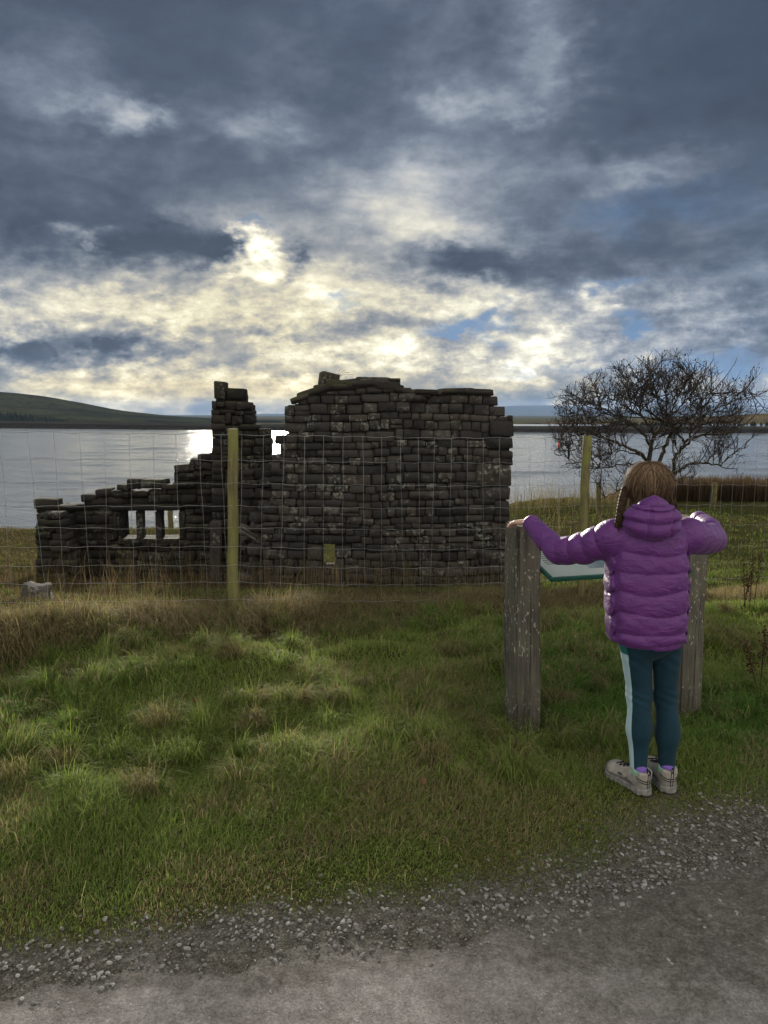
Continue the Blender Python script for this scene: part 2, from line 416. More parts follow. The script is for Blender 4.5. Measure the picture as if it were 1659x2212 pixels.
def path_material():
    m, t, b = principled('path_grit', 0.95, 0.1)
    p = gpos(t)
    n1 = noise(t, p, 1.6, 4, 0.55); n2 = noise(t, p, 26, 6, 0.7); n3 = noise(t, p, 110, 4, 0.7); n4 = noise(t, p, 300, 2, 0.6)
    c = ramp(t, n1 * 0.22 + n2 * 0.30 + n3 * 0.33 + n4 * 0.15, [(0.36, (.10, .088, .080)), (0.46, (.19, .172, .163)), (0.54, (.285, .262, .25)), (0.63, (.44, .41, .395))])
    v = t.nodes.new('ShaderNodeTexVoronoi'); v.inputs['Scale'].default_value = 120.0; t.links.new(p, v.inputs['Vector'])
    spk = Sk(t, v.outputs['Distance']).step(0.16, 0.30, 1.0, 0.0) * noise(t, p, 47, 2).step(0.5, 0.62)
    c = mix(t, spk * 0.75, c, (.055, .048, .045))
    v2 = t.nodes.new('ShaderNodeTexVoronoi'); v2.inputs['Scale'].default_value = 85.0; t.links.new(p, v2.inputs['Vector'])
    spk2 = Sk(t, v2.outputs['Distance']).step(0.16, 0.30, 1.0, 0.0) * noise(t, p, 31, 2).step(0.47, 0.58)
    c = mix(t, spk2 * 0.8, c, ramp(t, noise(t, p, 40, 2), [(0.4, (.20, .185, .175)), (0.6, (.48, .46, .44))]))
    x, y, z = split(t, p)
    damp = noise(t, p, 3.1, 4, 0.6).step(0.46, 0.62)
    c = mix(t, damp * 0.5, c, mix(t, 1.0, c, (.5, .48, .47), 'MULTIPLY'))
    va = t.nodes.new('ShaderNodeAttribute'); va.attribute_name = 'verge'                     # loose earthy gravel bed towards the grass
    bed = (Sk(t, va.outputs['Fac']) + (noise(t, p, 5.0, 5, 0.65) - 0.5) * 2.4).step(-1.5, -0.55)
    c = mix(t, bed * 0.85, c, ramp(t, n3 * 0.5 + n2 * 0.5, [(0.35, (.045, .040, .033)), (0.5, (.105, .094, .080)), (0.66, (.22, .20, .18))]))
    t.links.new(c, b.inputs['Base Color'])
    bump(t, b, n2 * 0.5 + n3 * 0.6 + n4 * 0.25 + spk2 * 0.2 - spk * 0.15, 0.7, 0.012)
    return m
def build_path():
    xs = np.arange(-5, 5.01, 0.03); s = np.concatenate([np.linspace(-4.5, -1.2, 30), np.arange(-1.2, 0.66, 0.025)])
    X, S = np.meshgrid(xs, s)
    lim = 0.22 * (fbm(X, X * 0 + 3, 2.6, 5, 77, 0.7) - 0.55)       # ragged edge
    Y = path_edge(X) + np.minimum(S, lim)
    over = np.clip((S - lim) / 0.05, 0, 1)
    thin = sstep(-0.22, 0.0, np.minimum(S, lim) - lim)               # the bed feathers out level with the turf
    Z = land(X, Y) + 0.007 - 0.009 * thin - over * 0.03 + 0.010 * (fbm(X, Y, 6, 3, 91) - 0.5) + 0.008 * (fbm(X, Y, 25, 2, 92) - 0.5)
    V = np.stack([X, Y, Z], -1).reshape(-1, 3); n = len(xs)
    verge = (S - lim) / (0.16 + 0.50 * sstep(0.0, 1.3, X))       # 0 at the grass edge, negative into the track
    i = np.arange(len(s) - 1)[:, None] * n; j = np.arange(n - 1)[None]
    Q = np.stack([i + j, i + j + 1, i + n + j + 1, i + n + j], -1).reshape(-1, 4)
    o = link('path', np_mesh('path', V, Q, attr={'verge': verge.ravel()}), path_material())
    tag(o, 'worn stony track along the bottom of the picture', kind='structure')
build_path()

# ------------------------------------------------------------------ water, far shore, hills
def water_material():
    m, t, b = principled('lake_water', 0.11, 0.5)
    b.inputs['Base Color'].default_value = (.21, .225, .24, 1)
    b.inputs['IOR'].default_value = 1.333
    p = gpos(t)
    x, y, z = split(t, p)
    q = vec(t, x * 0.5, y, 0.0)
    bump(t, b, noise(t, q, 2.6, 3, 0.6, 0.3), 0.8, 0.12)
    return m
def build_water():
    ys = [24.0]
    while ys[-1] < 430: ys.append(ys[-1] * 1.0055)
    us = np.concatenate([[-2.2, -1.2], np.arange(-0.66, 0.66, 0.0055), [1.2, 2.2]])
    U, Y = np.meshgrid(us, np.array(ys)); X = U * Y; Z = X * 0 + WATER_Z
    for k, lam in enumerate((0.65, 1.2, 2.1, 3.8, 7.0)):         # wind waves, long crests across the view
        seen = np.clip(lam / (0.0055 * Y) / 4 - 0.5, 0, 1)
        c, s_ = math.cos(0.12 - 0.07 * k), math.sin(0.12 - 0.07 * k)
        a, b_ = (X * c + Y * s_) / 2.6, -X * s_ + Y * c
        Z = Z + seen * lam * 0.052 * (fbm(a, b_, 1.0 / lam * 1.3, 2, 500 + k) - 0.5)
    n = len(us); V = np.stack([X, Y, Z], -1).reshape(-1, 3)
    i = np.arange(len(ys) - 1)[:, None] * n; j = np.arange(n - 1)[None]
    Q = np.stack([i + j, i + j + 1, i + n + j + 1, i + n + j], -1).reshape(-1, 4)
    o = link('water', np_mesh('water', V, Q), water_material())
    tag(o, 'grey rippled water of the reservoir', kind='structure')
build_water()

def moor_material(name, c0, c1, scale=0.02):
    m, t, b = principled(name, 1.0, 0.0)
    p = gpos(t)
    n = noise(t, vscale(t, p, (1, 0.6, 2.5)), scale, 6, 0.6)
    c = ramp(t, n, [(0.35, c0), (0.6, c1)])
    c = mix(t, noise(t, p, scale * 9, 4, 0.6).step(0.45, 0.65) * 0.5, c, tuple(v * 0.45 for v in c0))
    t.links.new(c, b.inputs['Base Color'])
    return m

def ridge(name, pts, y0, depth, base_z, mat, seed, rough=0.10, nx=160, ny=14):
    """A hill whose skyline follows pts [(px, py)...] at distance y0, falling towards us over `depth` metres."""
    P = [at(px, py, y0) for px, py in pts]
    xs = np.linspace(P[0].x, P[-1].x, nx)
    top = np.interp(xs, [v.x for v in P], [v.z for v in P])
    for _ in range(2): top = np.convolve(np.pad(top, 2, 'edge'), np.ones(5) / 5, 'valid')
    rise = np.maximum(top - base_z, 0.05)
    top = top + rise * rough * 0.35 * (fbm(xs, xs * 0, 14 / abs(xs[-1] - xs[0]), 5, seed) - 0.5)
    s = np.linspace(-1, 1, ny * 2)
    X, S = np.meshgrid(xs, s)
    prof = np.cos(np.clip(S, -1, 1) * math.pi / 2) ** 1.3
    Z = base_z - 0.5 + (top[None] - base_z + 0.5) * prof
    Y = y0 + S * depth
    Z = Z + rise[None] * rough * (fbm(X, Y, 18 / abs(xs[-1] - xs[0]), 4, seed + 1) - 0.5) * prof * (1 - prof) * 4
    X = X * (Y / y0) ** 0.0
    V = np.stack([X, Y, Z], -1).reshape(-1, 3); n = nx
    i = np.arange(len(s) - 1)[:, None] * n; j = np.arange(n - 1)[None]
    Q = np.stack([i + j, i + j + 1, i + n + j + 1, i + n + j], -1).reshape(-1, 4)
    return link(name, np_mesh(name, V, Q), mat)

def build_far():
    green = moor_material('moor_green', (.012, .015, .007), (.050, .050, .022), 0.015)
    brown = moor_material('moor_brown', (.075, .055, .032), (.13, .10, .05), 0.02)
    blue = moor_material('moor_far', (.05, .06, .05), (.08, .085, .06), 0.004)
    h = ridge('hill', [(-700, 800), (-350, 822), (-120, 836), (0, 846), (60, 852), (110, 861), (170, 876), (230, 886), (300, 895), (380, 902), (460, 909), (560, 916), (640, 919)], 900, 330, -6, green, 3, 0.16)
    tag(h, 'dark green hillside falling to the dam behind the low wall', kind='structure')
    h2 = ridge('hill', [(330, 906), (420, 903), (480, 905), (540, 909), (610, 914), (660, 917)], 1200, 300, -6, brown, 5, 0.1)
    tag(h2, 'pale green and brown field slope beside the chimney stub', kind='structure')
    f1 = ridge('hill', [(-400, 900), (200, 900), (375, 896), (450, 897), (520, 896), (560, 893), (620, 894), (760, 890), (900, 884), (1030, 880), (1090, 877), (1150, 876), (1200, 875), (1260, 880), (1330, 888), (1400, 884), (1450, 876), (1500, 874), (1560, 876), (1620, 884), (1680, 890), (2000, 893)], 9000, 1500, -6, blue, 9, 0.05, 220)
    tag(f1, 'long hazy blue hills on the far skyline', kind='structure')
    h3 = ridge('hill', [(1250, 922), (1330, 916), (1400, 912), (1480, 906), (1560, 902), (1620, 899), (1700, 893), (1900, 880), (2300, 870)], 620, 260, -6, brown, 13, 0.15)
    tag(h3, 'brown moor slope on the far shore beyond the bare tree', kind='structure')
    # the dam: an embankment with a pale coping, running away to the left
    m_dam, t, b = principled('dam_stone', 1.0, 0.0)
    t.links.new(ramp(t, noise(t, gpos(t), 0.4, 5, 0.6), [(0.3, (.020, .018, .016)), (0.7, (.045, .040, .035))]), b.inputs['Base Color'])
    m_cop, t2, b2 = principled('dam_coping', 1.0, 0.0); b2.inputs['Base Color'].default_value = (.075, .07, .065, 1)
    dam = empty('dam', (0, 300, WATER_Z)); tag(dam, 'long dark dam embankment closing the far end of the water', 'dam')
    line = [(-420, 345), (-153, 309), (-60, 268), (40, 231), (120, 222), (260, 214)]
    crest = [at(-900, 907, 345).z, at(0, 910, 309).z, at(450, 916, 268).z, at(1110, 921, 231).z, at(1500, 922, 222).z, at(2300, 921, 214).z]
    xs = np.linspace(line[0][0], line[-1][0], 90)
    ys = np.interp(xs, [p[0] for p in line], [p[1] for p in line]); zs = np.interp(xs, [p[0] for p in line], crest)
    zs = zs + 0.10 * (fbm(xs, xs * 0, 0.15, 3, 2) - 0.5)
    def strip(name, prof, mat):
        V = np.array([[(x, y + dy, (z + dz) if dz > -50 else WATER_Z - 0.6) for dy, dz in prof] for x, y, z in zip(xs, ys, zs)])
        V[..., 1] -= 300; V[..., 2] -= WATER_Z
        k = len(prof); i = np.arange(len(xs) - 1)[:, None] * k; j = np.arange(k - 1)[None]
        Q = np.stack([i + j, i + k + j, i + k + j + 1, i + j + 1], -1).reshape(-1, 4)
        return link(name, np_mesh(name, V.reshape(-1, 3), Q, smooth=False), mat, dam)
    strip('embankment', [(0.0, -99), (7.0, -0.9), (9.0, -0.8), (12.0, -0.8), (20, -99)], m_dam)
    strip('coping', [(8.6, -0.9), (8.6, 0.0), (9.2, 0.0), (9.2, -0.9)], m_cop)
    # plantation of conifers at the foot of the hill
    m_con, t3, b3 = principled('conifer', 1.0, 0.0)
    t3.links.new(ramp(t3, noise(t3, gpos(t3), 0.5, 3), [(0.3, (.010, .014, .008)), (0.7, (.026, .032, .016))]), b3.inputs['Base Color'])
    S = Soup(); r = random.Random(4)
    def cone(x, y, z, h, w):
        for k in range(3):
            z0 = z + h * (0.10 + 0.27 * k); z1 = z + h * (0.55 + 0.225 * k); rr = w * (1 - 0.27 * k)
            a = np.linspace(0, 2 * np.pi, 7, endpoint=False) + r.random()
            V = np.vstack([np.stack([x + rr * np.cos(a) * (0.8 + 0.4 * np.array([r.random() for _ in a])), y + rr * np.sin(a), z0 + 0 * a], -1), [[x, y, z1]]])
            S.add(V, np.stack([np.arange(7), (np.arange(7) + 1) % 7, np.full(7, 7)], -1))
    for _ in range(420):
        px = r.uniform(-330, 150) if r.random() < 0.8 else r.uniform(-330, 60)
        Y = r.uniform(610, 680); hgt = r.uniform(4, 9) * (1 - 0.75 * sstep(20, 150, px))
        p = at(px, 903, Y); cone(p.x, Y, at(px, 911, Y).z, hgt, hgt * 0.24)
    tag(link('plantation', S.mesh('plantation', smooth=False), m_con), 'dark conifer plantation at the foot of the hillside', kind='stuff')
    S = Soup()
    for _ in range(160):
        px = r.uniform(1320, 1430) if r.random() < .7 else r.uniform(1430, 1700); Y = r.uniform(372, 400); hgt = r.uniform(0.8, 2.6)
        p = at(px, 921, Y); cone(p.x, Y, p.z, hgt, hgt * 0.5)
    tag(link('scrub', S.mesh('scrub', smooth=False), m_con), 'dark scrub along the far shore behind the bare tree', kind='stuff')
build_far()

def build_haze():
    m = bpy.data.materials.new('haze_air'); m.use_nodes = True; t = m.node_tree; t.nodes.clear()
    v = t.nodes.new('ShaderNodeVolumePrincipled'); v.inputs['Density'].default_value = HAZE
    v.inputs['Color'].default_value = (.42, .62, 1.0, 1); v.inputs['Anisotropy'].default_value = 0.0
    o = t.nodes.new('ShaderNodeOutputMaterial'); t.links.new(v.outputs[0], o.inputs['Volume'])
    V, F = box_vf(-12000, 12000, -60, 12500, -12, 190)
    tag(link('haze', np_mesh('haze', V, F, smooth=False), m), 'pale blue haze over the distance', kind='stuff')
HAZE = 6.5e-5
build_haze()

# ------------------------------------------------------------------ the ruined barn
def stone_material(name, base, lichen=0.5, moss=0.0):
    m, t, b = principled(name, 0.92, 0.2)
    g = t.nodes.new('ShaderNodeNewGeometry'); p = g.outputs['Position']
    oi = t.nodes.new('ShaderNodeObjectInfo')
    rnd = (Sk(t, oi.outputs['Random']) + Sk(t, g.outputs['Random Per Island'])).fn('FRACT')
    rn2 = (rnd * 7.31).fn('FRACT')
    n1 = noise(t, p, 5.0, 5, 0.6); n2 = noise(t, p, 28, 5, 0.65); n3 = noise(t, p, 90, 3, 0.6)
    c = ramp(t, rnd * 0.55 + n1 * 0.25 + n2 * 0.25, [(0.15, tuple(v * 0.50 for v in base)), (0.5, base), (0.9, (base[0] * 1.7, base[1] * 1.62, base[2] * 1.5))])
    c = mix(t, rn2.step(0.72, 0.9) * 0.4, c, (base[0] * 1.35, base[1] * 1.05, base[2] * 0.8))      # warm sandstone
    c = mix(t, n1.step(0.52, 0.66) * 0.65, c, tuple(v * 0.28 for v in base))                        # soot and damp
    x, y, z = split(t, p)
    lm = noise(t, p, 3.6, 3, 0.55) + rn2 * 0.26
    spots = noise(t, p, 19.0, 5, 0.62)
    k = (lm.step(0.62, 0.82) * spots.step(0.50, 0.58)) * lichen
    c = mix(t, k, c, ramp(t, n2, [(0.35, (.15, .155, .135)), (0.65, (.36, .37, .33))]))
    if moss:
        mm = noise(t, p, 2.4, 4, 0.6).step(0.45, 0.62) * moss
        nz = split(t, g.outputs['Normal'])[2]
        c = mix(t, mm * nz.step(-0.1, 0.7), c, (.085, .085, .025))
    t.links.new(c, b.inputs['Base Color'])
    bump(t, b, n2 * 0.6 + n3 * 0.3 + n1 * 0.4, 0.9, 0.022)
    return m

def stone_variant(seed):
    """Rounded hewn block, front face at -y, unit size: 28 vertices, 42 triangles."""
    r = np.random.default_rng(seed)
    u = np.array([-0.5, -0.39, 0.39, 0.5])
    V = []
    cx, cz = r.uniform(-0.05, 0.05, 2)
    sk = r.uniform(-0.05, 0.05, 4)
    for j, zz in enumerate(u):
        for i, xx in enumerate(u):
            edge_i, edge_j = i in (0, 3), j in (0, 3)
            x, z, y = xx, zz, 0.0
            if edge_i and edge_j: x *= r.uniform(0.90, 0.99); z *= r.uniform(0.87, 0.98); y = r.uniform(0.05, 0.13)
            elif edge_i: x *= r.uniform(0.96, 1.02); y = r.uniform(0.02, 0.07)
            elif edge_j: z *= r.uniform(0.95, 1.02); y = r.uniform(0.02, 0.07)
            else: x += cx + r.uniform(-0.04, 0.04); z += cz + r.uniform(-0.04, 0.04); y = r.uniform(-0.05, 0.04)
            x += sk[0] * z; z += sk[1] * x
            V.append((x, y, z))
    ring = [0, 1, 2, 3, 7, 11, 15, 14, 13, 12, 8, 4]
    for k in ring:
        x, y, z = V[k]; V.append((x * 0.97, 1.0, z * 0.97))
    F = []
    for j in range(3):
        for i in range(3): F.append((j * 4 + i, j * 4 + i + 1, j * 4 + i + 5, j * 4 + i + 4))
    n = len(ring)
    for k in range(n): F.append((ring[(k + 1) % n], ring[k], 16 + k, 16 + (k + 1) % n))
    return np.array(V), np.array(F)
STONES = [stone_variant(s) for s in range(24)]

def inside(poly, x, z):
    c = np.zeros(np.broadcast(x, z).shape, bool); n = len(poly)
    for i in range(n):
        x0, z0 = poly[i]; x1, z1 = poly[(i + 1) % n]
        if z0 == z1: continue
        c ^= ((z0 > z) != (z1 > z)) & (x < (x1 - x0) * (z - z0) / (z1 - z0) + x0)
    return c

def lay_stones(poly, holes, fixed, ch, sw, seed, thin=0.08):
    """Fills a wall outline with courses of stones; returns rows x0, x1, z0, z1."""
    r = random.Random(seed); out = []
    for f in fixed: out.append(f)
    zs = [p[1] for p in poly]; xs = [p[0] for p in poly]
    z = min(zs) - 0.25
    gx = np.arange(min(xs), max(xs), 0.012)
    while z < max(zs):
        h = r.uniform(*ch)
        if r.random() < thin: h *= 0.62
        lim = max(zs)
        zm = min(z + h * 0.55, lim - 0.01)
        ok = inside(poly, gx, np.full_like(gx, zm))
        for hx0, hx1, hz0, hz1 in list(holes) + list(fixed):
            if hz0 < zm < hz1: ok &= ~((gx > hx0) & (gx < hx1))
        i = 0
        while i < len(gx):
            if not ok[i]: i += 1; continue
            j = i
            while j < len(gx) and ok[j]: j += 1
            a, b = gx[i], gx[j - 1] + 0.012
            i = j
            x = a
            while x < b - 0.03:
                w = min(r.uniform(*sw) * (1.0 if r.random() > 0.12 else 1.6), b - x)
                if b - (x + w) < sw[0] * 0.5: w = b - x
                za, zb = z, z + h
                for hx0, hx1, hz0, hz1 in list(holes) + list(fixed):         # trim against openings and set blocks above or below
                    if x + w * 0.3 < hx1 and x + w * 0.7 > hx0:
                        if hz0 < zb and hz0 > zm: zb = max(hz0, za + 0.04)
                        if hz1 > za and hz1 < zm: za = min(hz1, zb - 0.04)
                wave = 0.022 * math.sin(x * 2.3 + z * 1.7 + seed) + 0.012 * math.sin(x * 6.1 + z)
                if r.random() < 0.06 and w < 0.3 and h > 0.11:
                    k = r.uniform(0.35, 0.65)
                    out.append((x, x + w, za + wave, za + wave + (zb - za) * k)); out.append((x, x + w, za + wave + (zb - za) * k, zb + wave))
                else:
                    out.append((x, x + w, za + wave, zb + wave + r.uniform(-0.006, 0.01)))
                x += w
        z += h
    return out

def poly_prism(poly, y0, y1, holes=()):
    """Solid slab of a wall outline, openings cut through it, as a vertical strip mesh."""
    xs = sorted({p[0] for p in poly} | {h[0] for h in holes} | {h[1] for h in holes})
    fine = []
    for a, b in zip(xs[:-1], xs[1:]):
        k = max(1, int((b - a) / 0.07)); fine += list(np.linspace(a, b, k, endpoint=False))
    fine.append(xs[-1])
    S = Soup(); zg = np.arange(min(p[1] for p in poly) - 0.05, max(p[1] for p in poly) + 0.05, 0.008)
    for a, b in zip(fine[:-1], fine[1:]):
        if b - a < 1e-4: continue
        xm = (a + b) / 2
        ok = inside(poly, np.full_like(zg, xm), zg)
        for hx0, hx1, hz0, hz1 in holes:
            if hx0 < xm < hx1: ok &= ~((zg > hz0) & (zg < hz1))
        i = 0
        while i < len(zg):
            if not ok[i]: i += 1; continue
            j = i
            while j < len(zg) and ok[j]: j += 1
            S.add(*box_vf(a, b, y0, y1, zg[i], zg[j - 1])); i = j
    return S

ALL_STONES = []        # (area, part, matrix rows, mesh index, material)
def build_wall(name, parent, Y, thick, pts, holes_px, fixed_px, ch, sw, seed, mat, core_mat, proud=(0.0, 0.04), inset=0.05, label=None, slant=0.0, cap=True):
    poly = [(at(px, py, Y).x, at(px, py, Y).z) for px, py in pts]
    def rect(q):
        a, b = at(q[0], q[1], Y), at(q[2], q[3], Y); return (a.x, b.x, b.z, a.z)
    holes = [rect(q) for q in holes_px]; fixed = [rect(q) for q in fixed_px]
    cxm = sum(p[0] for p in poly) / len(poly); zt = max(p[1] for p in poly)
    shrunk = [(x + (0.05 if x < cxm else -0.05) , z - (0.05 if z > min(q[1] for q in poly) + 0.5 else 0)) for x, z in poly]
    S = poly_prism(shrunk, Y + inset, Y + thick, [(a - 0.03, b + 0.03, c - 0.03, d + 0.03) for a, b, c, d in holes])
    part = link(name, S.mesh(name, smooth=False), core_mat, parent)
    if label: part['label'] = label
    r = random.Random(seed + 100)
    for x0, x1, z0, z1 in lay_stones(poly, holes, fixed, ch, sw, seed):
        w, h = x1 - x0, z1 - z0
        gap = r.uniform(0.001, 0.007)
        cx, cz = (x0 + x1) / 2, (z0 + z1) / 2
        if cz < land1(cx, Y) - 0.25: continue
        dep = thick * r.uniform(0.45, 0.6)
        y = Y - r.uniform(*proud)
        rot = Matrix.Rotation(r.uniform(-0.03, 0.03), 4, 'Y') @ Matrix.Rotation(r.uniform(-0.05, 0.05), 4, 'Z')
        M = Matrix.Translation((cx, y, cz)) @ rot @ Matrix.Diagonal((max(w - gap, 0.03), dep, max(h - gap, 0.03), 1))
        ALL_STONES.append((w * h, part, M, r.randrange(len(STONES)), mat))
    # stones of the back face and the wall head, laid into the same part further in
    return part, poly, holes, fixed

def loose_stone(px, py, Y, size, part, mat, seed, yaw=0.0, roll=0.0):
    p = at(px, py, Y)
    M = Matrix.Translation(p) @ Matrix.Rotation(yaw, 4, 'Z') @ Matrix.Rotation(roll, 4, 'Y') @ Matrix.Diagonal((*size, 1))
    ALL_STONES.append((size[0] * size[2] * 3, part, M, seed % len(STONES), mat))

def build_ruin():
    core, t, b = principled('wall_core', 0.95, 0.1)
    n = noise(t, gpos(t), 14, 5, 0.65)
    t.links.new(ramp(t, n, [(0.3, (.014, .013, .011)), (0.7, (.050, .044, .038))]), b.inputs['Base Color'])
    bump(t, b, n, 1.0, 0.05)
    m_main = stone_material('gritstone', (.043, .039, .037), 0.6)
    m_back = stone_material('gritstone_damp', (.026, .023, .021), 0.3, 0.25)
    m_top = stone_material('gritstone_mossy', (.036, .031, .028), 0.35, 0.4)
    base = at(760, 1272, 11.0)
    ruin = empty('ruined_barn', (0, 0, 0))
    tag(ruin, 'roofless ruin of a dark stone barn behind the wire fence', 'ruin')
    # the high gable-end wall
    pts = [(572, 1300), (566, 1200), (566, 1100), (588, 1082), (584, 1010), (606, 1000), (604, 958), (616, 945), (613, 868), (642, 862), (652, 852),
           (700, 838), (860, 836), (900, 850), (940, 846), (1000, 840), (1060, 842), (1062, 853), (1076, 862), (1076, 874), (1090, 878), (1089, 896), (1110, 902), (1101, 1100), (1092, 1300)]
    main, poly, holes, fixed = build_wall('main_wall', ruin, 11.0, 0.62, pts, [(697, 1176, 722, 1228)],
        [(664, 1156, 745, 1175), (662, 1176, 696, 1210), (660, 1211, 695, 1262), (723, 1178, 760, 1206), (723, 1207, 744, 1258),
         (1058, 905, 1109, 944), (1026, 1001, 1104, 1052), (1062, 1129, 1097, 1158), (1034, 1052, 1102, 1080), (1068, 1082, 1100, 1116), (1030, 1188, 1096, 1210), (1050, 945, 1107, 970)],
        (0.095, 0.160), (0.11, 0.27), 5, m_main, core, (0.0, 0.035), 0.035)
    r = random.Random(2)
    # weathered flags and boulders on the wall head
    for px, py, w, h, roll in [(680, 845, .55, .11, -.30), (705, 838, .35, .12, -.1), (760, 836, .60, .10, 0.0), (830, 836, .50, .12, .16), (880, 846, .40, .10, .2), (935, 848, .55, .09, .03),
                               (985, 845, .5, .09, -.02), (1035, 847, .42, .10, .04), (655, 858, .38, .09, -.35), (790, 828, .44, .10, -.06), (735, 828, .40, .10, .08), (850, 832, .3, .08, .3), (905, 850, .35, .08, .2)]:
        loose_stone(px, py, 10.98, (w, .5, h), main, m_top, r.randrange(99), r.uniform(-.1, .1), roll)
    for px, py, w, h, roll in [(715, 820, .26, .20, .2), (727, 826, .2, .12, .6), (805, 822, .5, .10, .02), (760, 824, .36, .08, -.1)]:
        loose_stone(px, py, 11.1, (w, .34, h), main, m_top, r.randrange(99), r.uniform(-.3, .3), roll)
    # ragged left edge: stones standing out of the broken wall
    for px, py in [(598, 1020), (590, 1045), (578, 1068), (573, 1092), (570, 1120), (562, 1140), (566, 1165), (556, 1190), (552, 1215), (556, 1240), (545, 1262), (600, 990), (606, 950), (534, 1225), (528, 1255)]:
        loose_stone(px, py, 10.95 + r.uniform(0, .35), (r.uniform(.18, .30), .35, r.uniform(.10, .15)), main, m_main, r.randrange(99), r.uniform(-.5, .5), r.uniform(-.15, .15))
    # the rear wall with the stepped stub of a chimney
    pts = [(457, 1280), (456, 960), (455, 880), (458, 866), (463, 832), (486, 832), (489, 846), (512, 846), (529, 846), (529, 864), (545, 868), (545, 917), (560, 920), (577, 923), (583, 940), (583, 984), (640, 990), (640, 1290)]
    stub, *_ = build_wall('chimney_stub', ruin, 12.6, 0.6, pts, [], [(462, 823, 487, 862), (488, 838, 528, 863), (466, 868, 486, 880), (486, 890, 500, 916), (510, 868, 544, 886)],
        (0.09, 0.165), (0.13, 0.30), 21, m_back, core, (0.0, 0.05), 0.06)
    # return wall running towards us beside the fence post
    pts = [(508, 1290), (505, 1180), (520, 1100), (520, 1010), (600, 1005), (610, 1290)]
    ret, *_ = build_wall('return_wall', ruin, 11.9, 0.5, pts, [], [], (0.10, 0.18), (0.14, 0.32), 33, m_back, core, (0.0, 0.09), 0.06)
    # the low wall with the three-light window
    pts = [(80, 1300), (79, 1180), (78, 1098), (84, 1086), (116, 1086), (119, 1098), (179, 1092), (182, 1078), (207, 1075), (210, 1062), (238, 1062), (274, 1058), (345, 1054), (378, 1054), (380, 1020), (381, 1010), (431, 1008), (434, 988), (460, 984), (460, 1300)]
    wing, *_ = build_wall('window_wall', ruin, 13.2, 0.55, pts, [(258, 1104, 384, 1164)], [(238, 1088, 392, 1103), (244, 1104, 257, 1166), (385, 1104, 401, 1166), (80, 1088, 116, 1106)],
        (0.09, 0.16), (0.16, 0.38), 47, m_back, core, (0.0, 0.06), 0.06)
    for px, w in ((299, 13), (341, 13)):
        a = at(px, 1104, 13.25); c = at(px, 1166, 13.25)
        o = bevel_box('mullion', (w / FOC * 13.3, 0.2, a.z - c.z), m_main, wing, (a.x, 13.36, (a.z + c.z) / 2), bev=0.015, cuts=2, rough=0.004, seed=px)
        o['label'] = 'dressed stone mullion of the low window'
    a = at(256, 1165, 13.2); c = at(388, 1165, 13.2)
    bevel_box('sill', (c.x - a.x, 0.5, 0.09), m_back, wing, ((a.x + c.x) / 2, 13.38, a.z - 0.03), bev=0.02, cuts=2, rough=0.006, seed=3)
    for px, py, w, h, roll in [(190, 1078, .26, .13, .05), (222, 1066, .26, .14, -.1), (205, 1086, .4, .11, 0), (256, 1070, .35, .11, -.05), (288, 1046, .24, .16, .05), (322, 1046, .40, .15, -.02), (264, 1054, .2, .1, .1),
                               (398, 1012, .36, .14, -.1), (425, 1004, .26, .16, .3), (446, 990, .30, .14, 0), (404, 1028, .3, .1, .05), (430, 1026, .2, .09, .3), (452, 1008, .26, .12, .3), (150, 1098, .5, .09, -.02), (98, 1090, .38, .17, .03), (400, 1048, .34, .1, 0), (365, 1052, .3, .08, 0)]:
        loose_stone(px, py, 13.12, (w, .42, h), wing, m_back, r.randrange(99), r.uniform(-.2, .2), roll)
    # its broken return at the far left end
    pts = [(80, 1300), (80, 1140), (86, 1110), (110, 1108), (140, 1116), (150, 1160), (170, 1240), (172, 1300)]
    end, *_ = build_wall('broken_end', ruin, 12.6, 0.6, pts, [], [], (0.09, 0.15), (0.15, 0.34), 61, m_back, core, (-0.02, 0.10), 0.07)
    # grey door jamb beside the chimney stub
    p = at(465, 1205, 12.5)
    bevel_box('door_jamb', (0.17, 0.3, 1.0), m_main, stub, (p.x, 12.55, p.z + 0.1), rot=(0, 0.03, 0.3), bev=0.02, cuts=2, rough=0.008, seed=8)
    # hand every stone over: the largest as objects, the small remainder as one mesh per wall
    ALL_STONES.sort(key=lambda s: -s[0])
    cache, rest = {}, {}
    for k, (area, part, M, vi, mat) in enumerate(ALL_STONES):
        if k < 300:
            key = (vi, mat.name)
            if key not in cache:
                cache[key] = np_mesh('stone', *STONES[vi]); cache[key].materials.append(mat)
            o = bpy.data.objects.new('stone', cache[key]); col.objects.link(o)
            o.parent = part; o.matrix_local = M
        else:
            V, F = STONES[vi]
            A = np.array(M); rest.setdefault((part.name, mat.name), (part, mat, Soup()))[2].add(V @ A[:3, :3].T + A[:3, 3], F)
    for part, mat, S in rest.values():
        tag(link('small_stones', S.mesh('small_stones'), mat, part), kind='stuff')
    return ruin
build_ruin()

def build_timber():
    m, t, b = principled('rotten_timber', 0.9, 0.15)
    x, y, z = split(t, opos(t)); n = noise(t, vec(t, x * 3, y * 40, z * 40), 1.0, 4, 0.6)
    t.links.new(ramp(t, n, [(0.3, (.05, .045, .04)), (0.7, (.20, .185, .165))]), b.inputs['Base Color']); bump(t, b, n, 0.9, 0.02)
    p = at(545, 1153, 11.3)
    o = bevel_box('timber', (0.42, 0.12, 0.14), m, None, p, rot=(0.1, 0.55, 0.25), bev=0.02, cuts=3, rough=0.012, seed=5)
    tag(o, 'short rotten grey beam end lodged in the broken wall edge', 'timber')
build_timber()

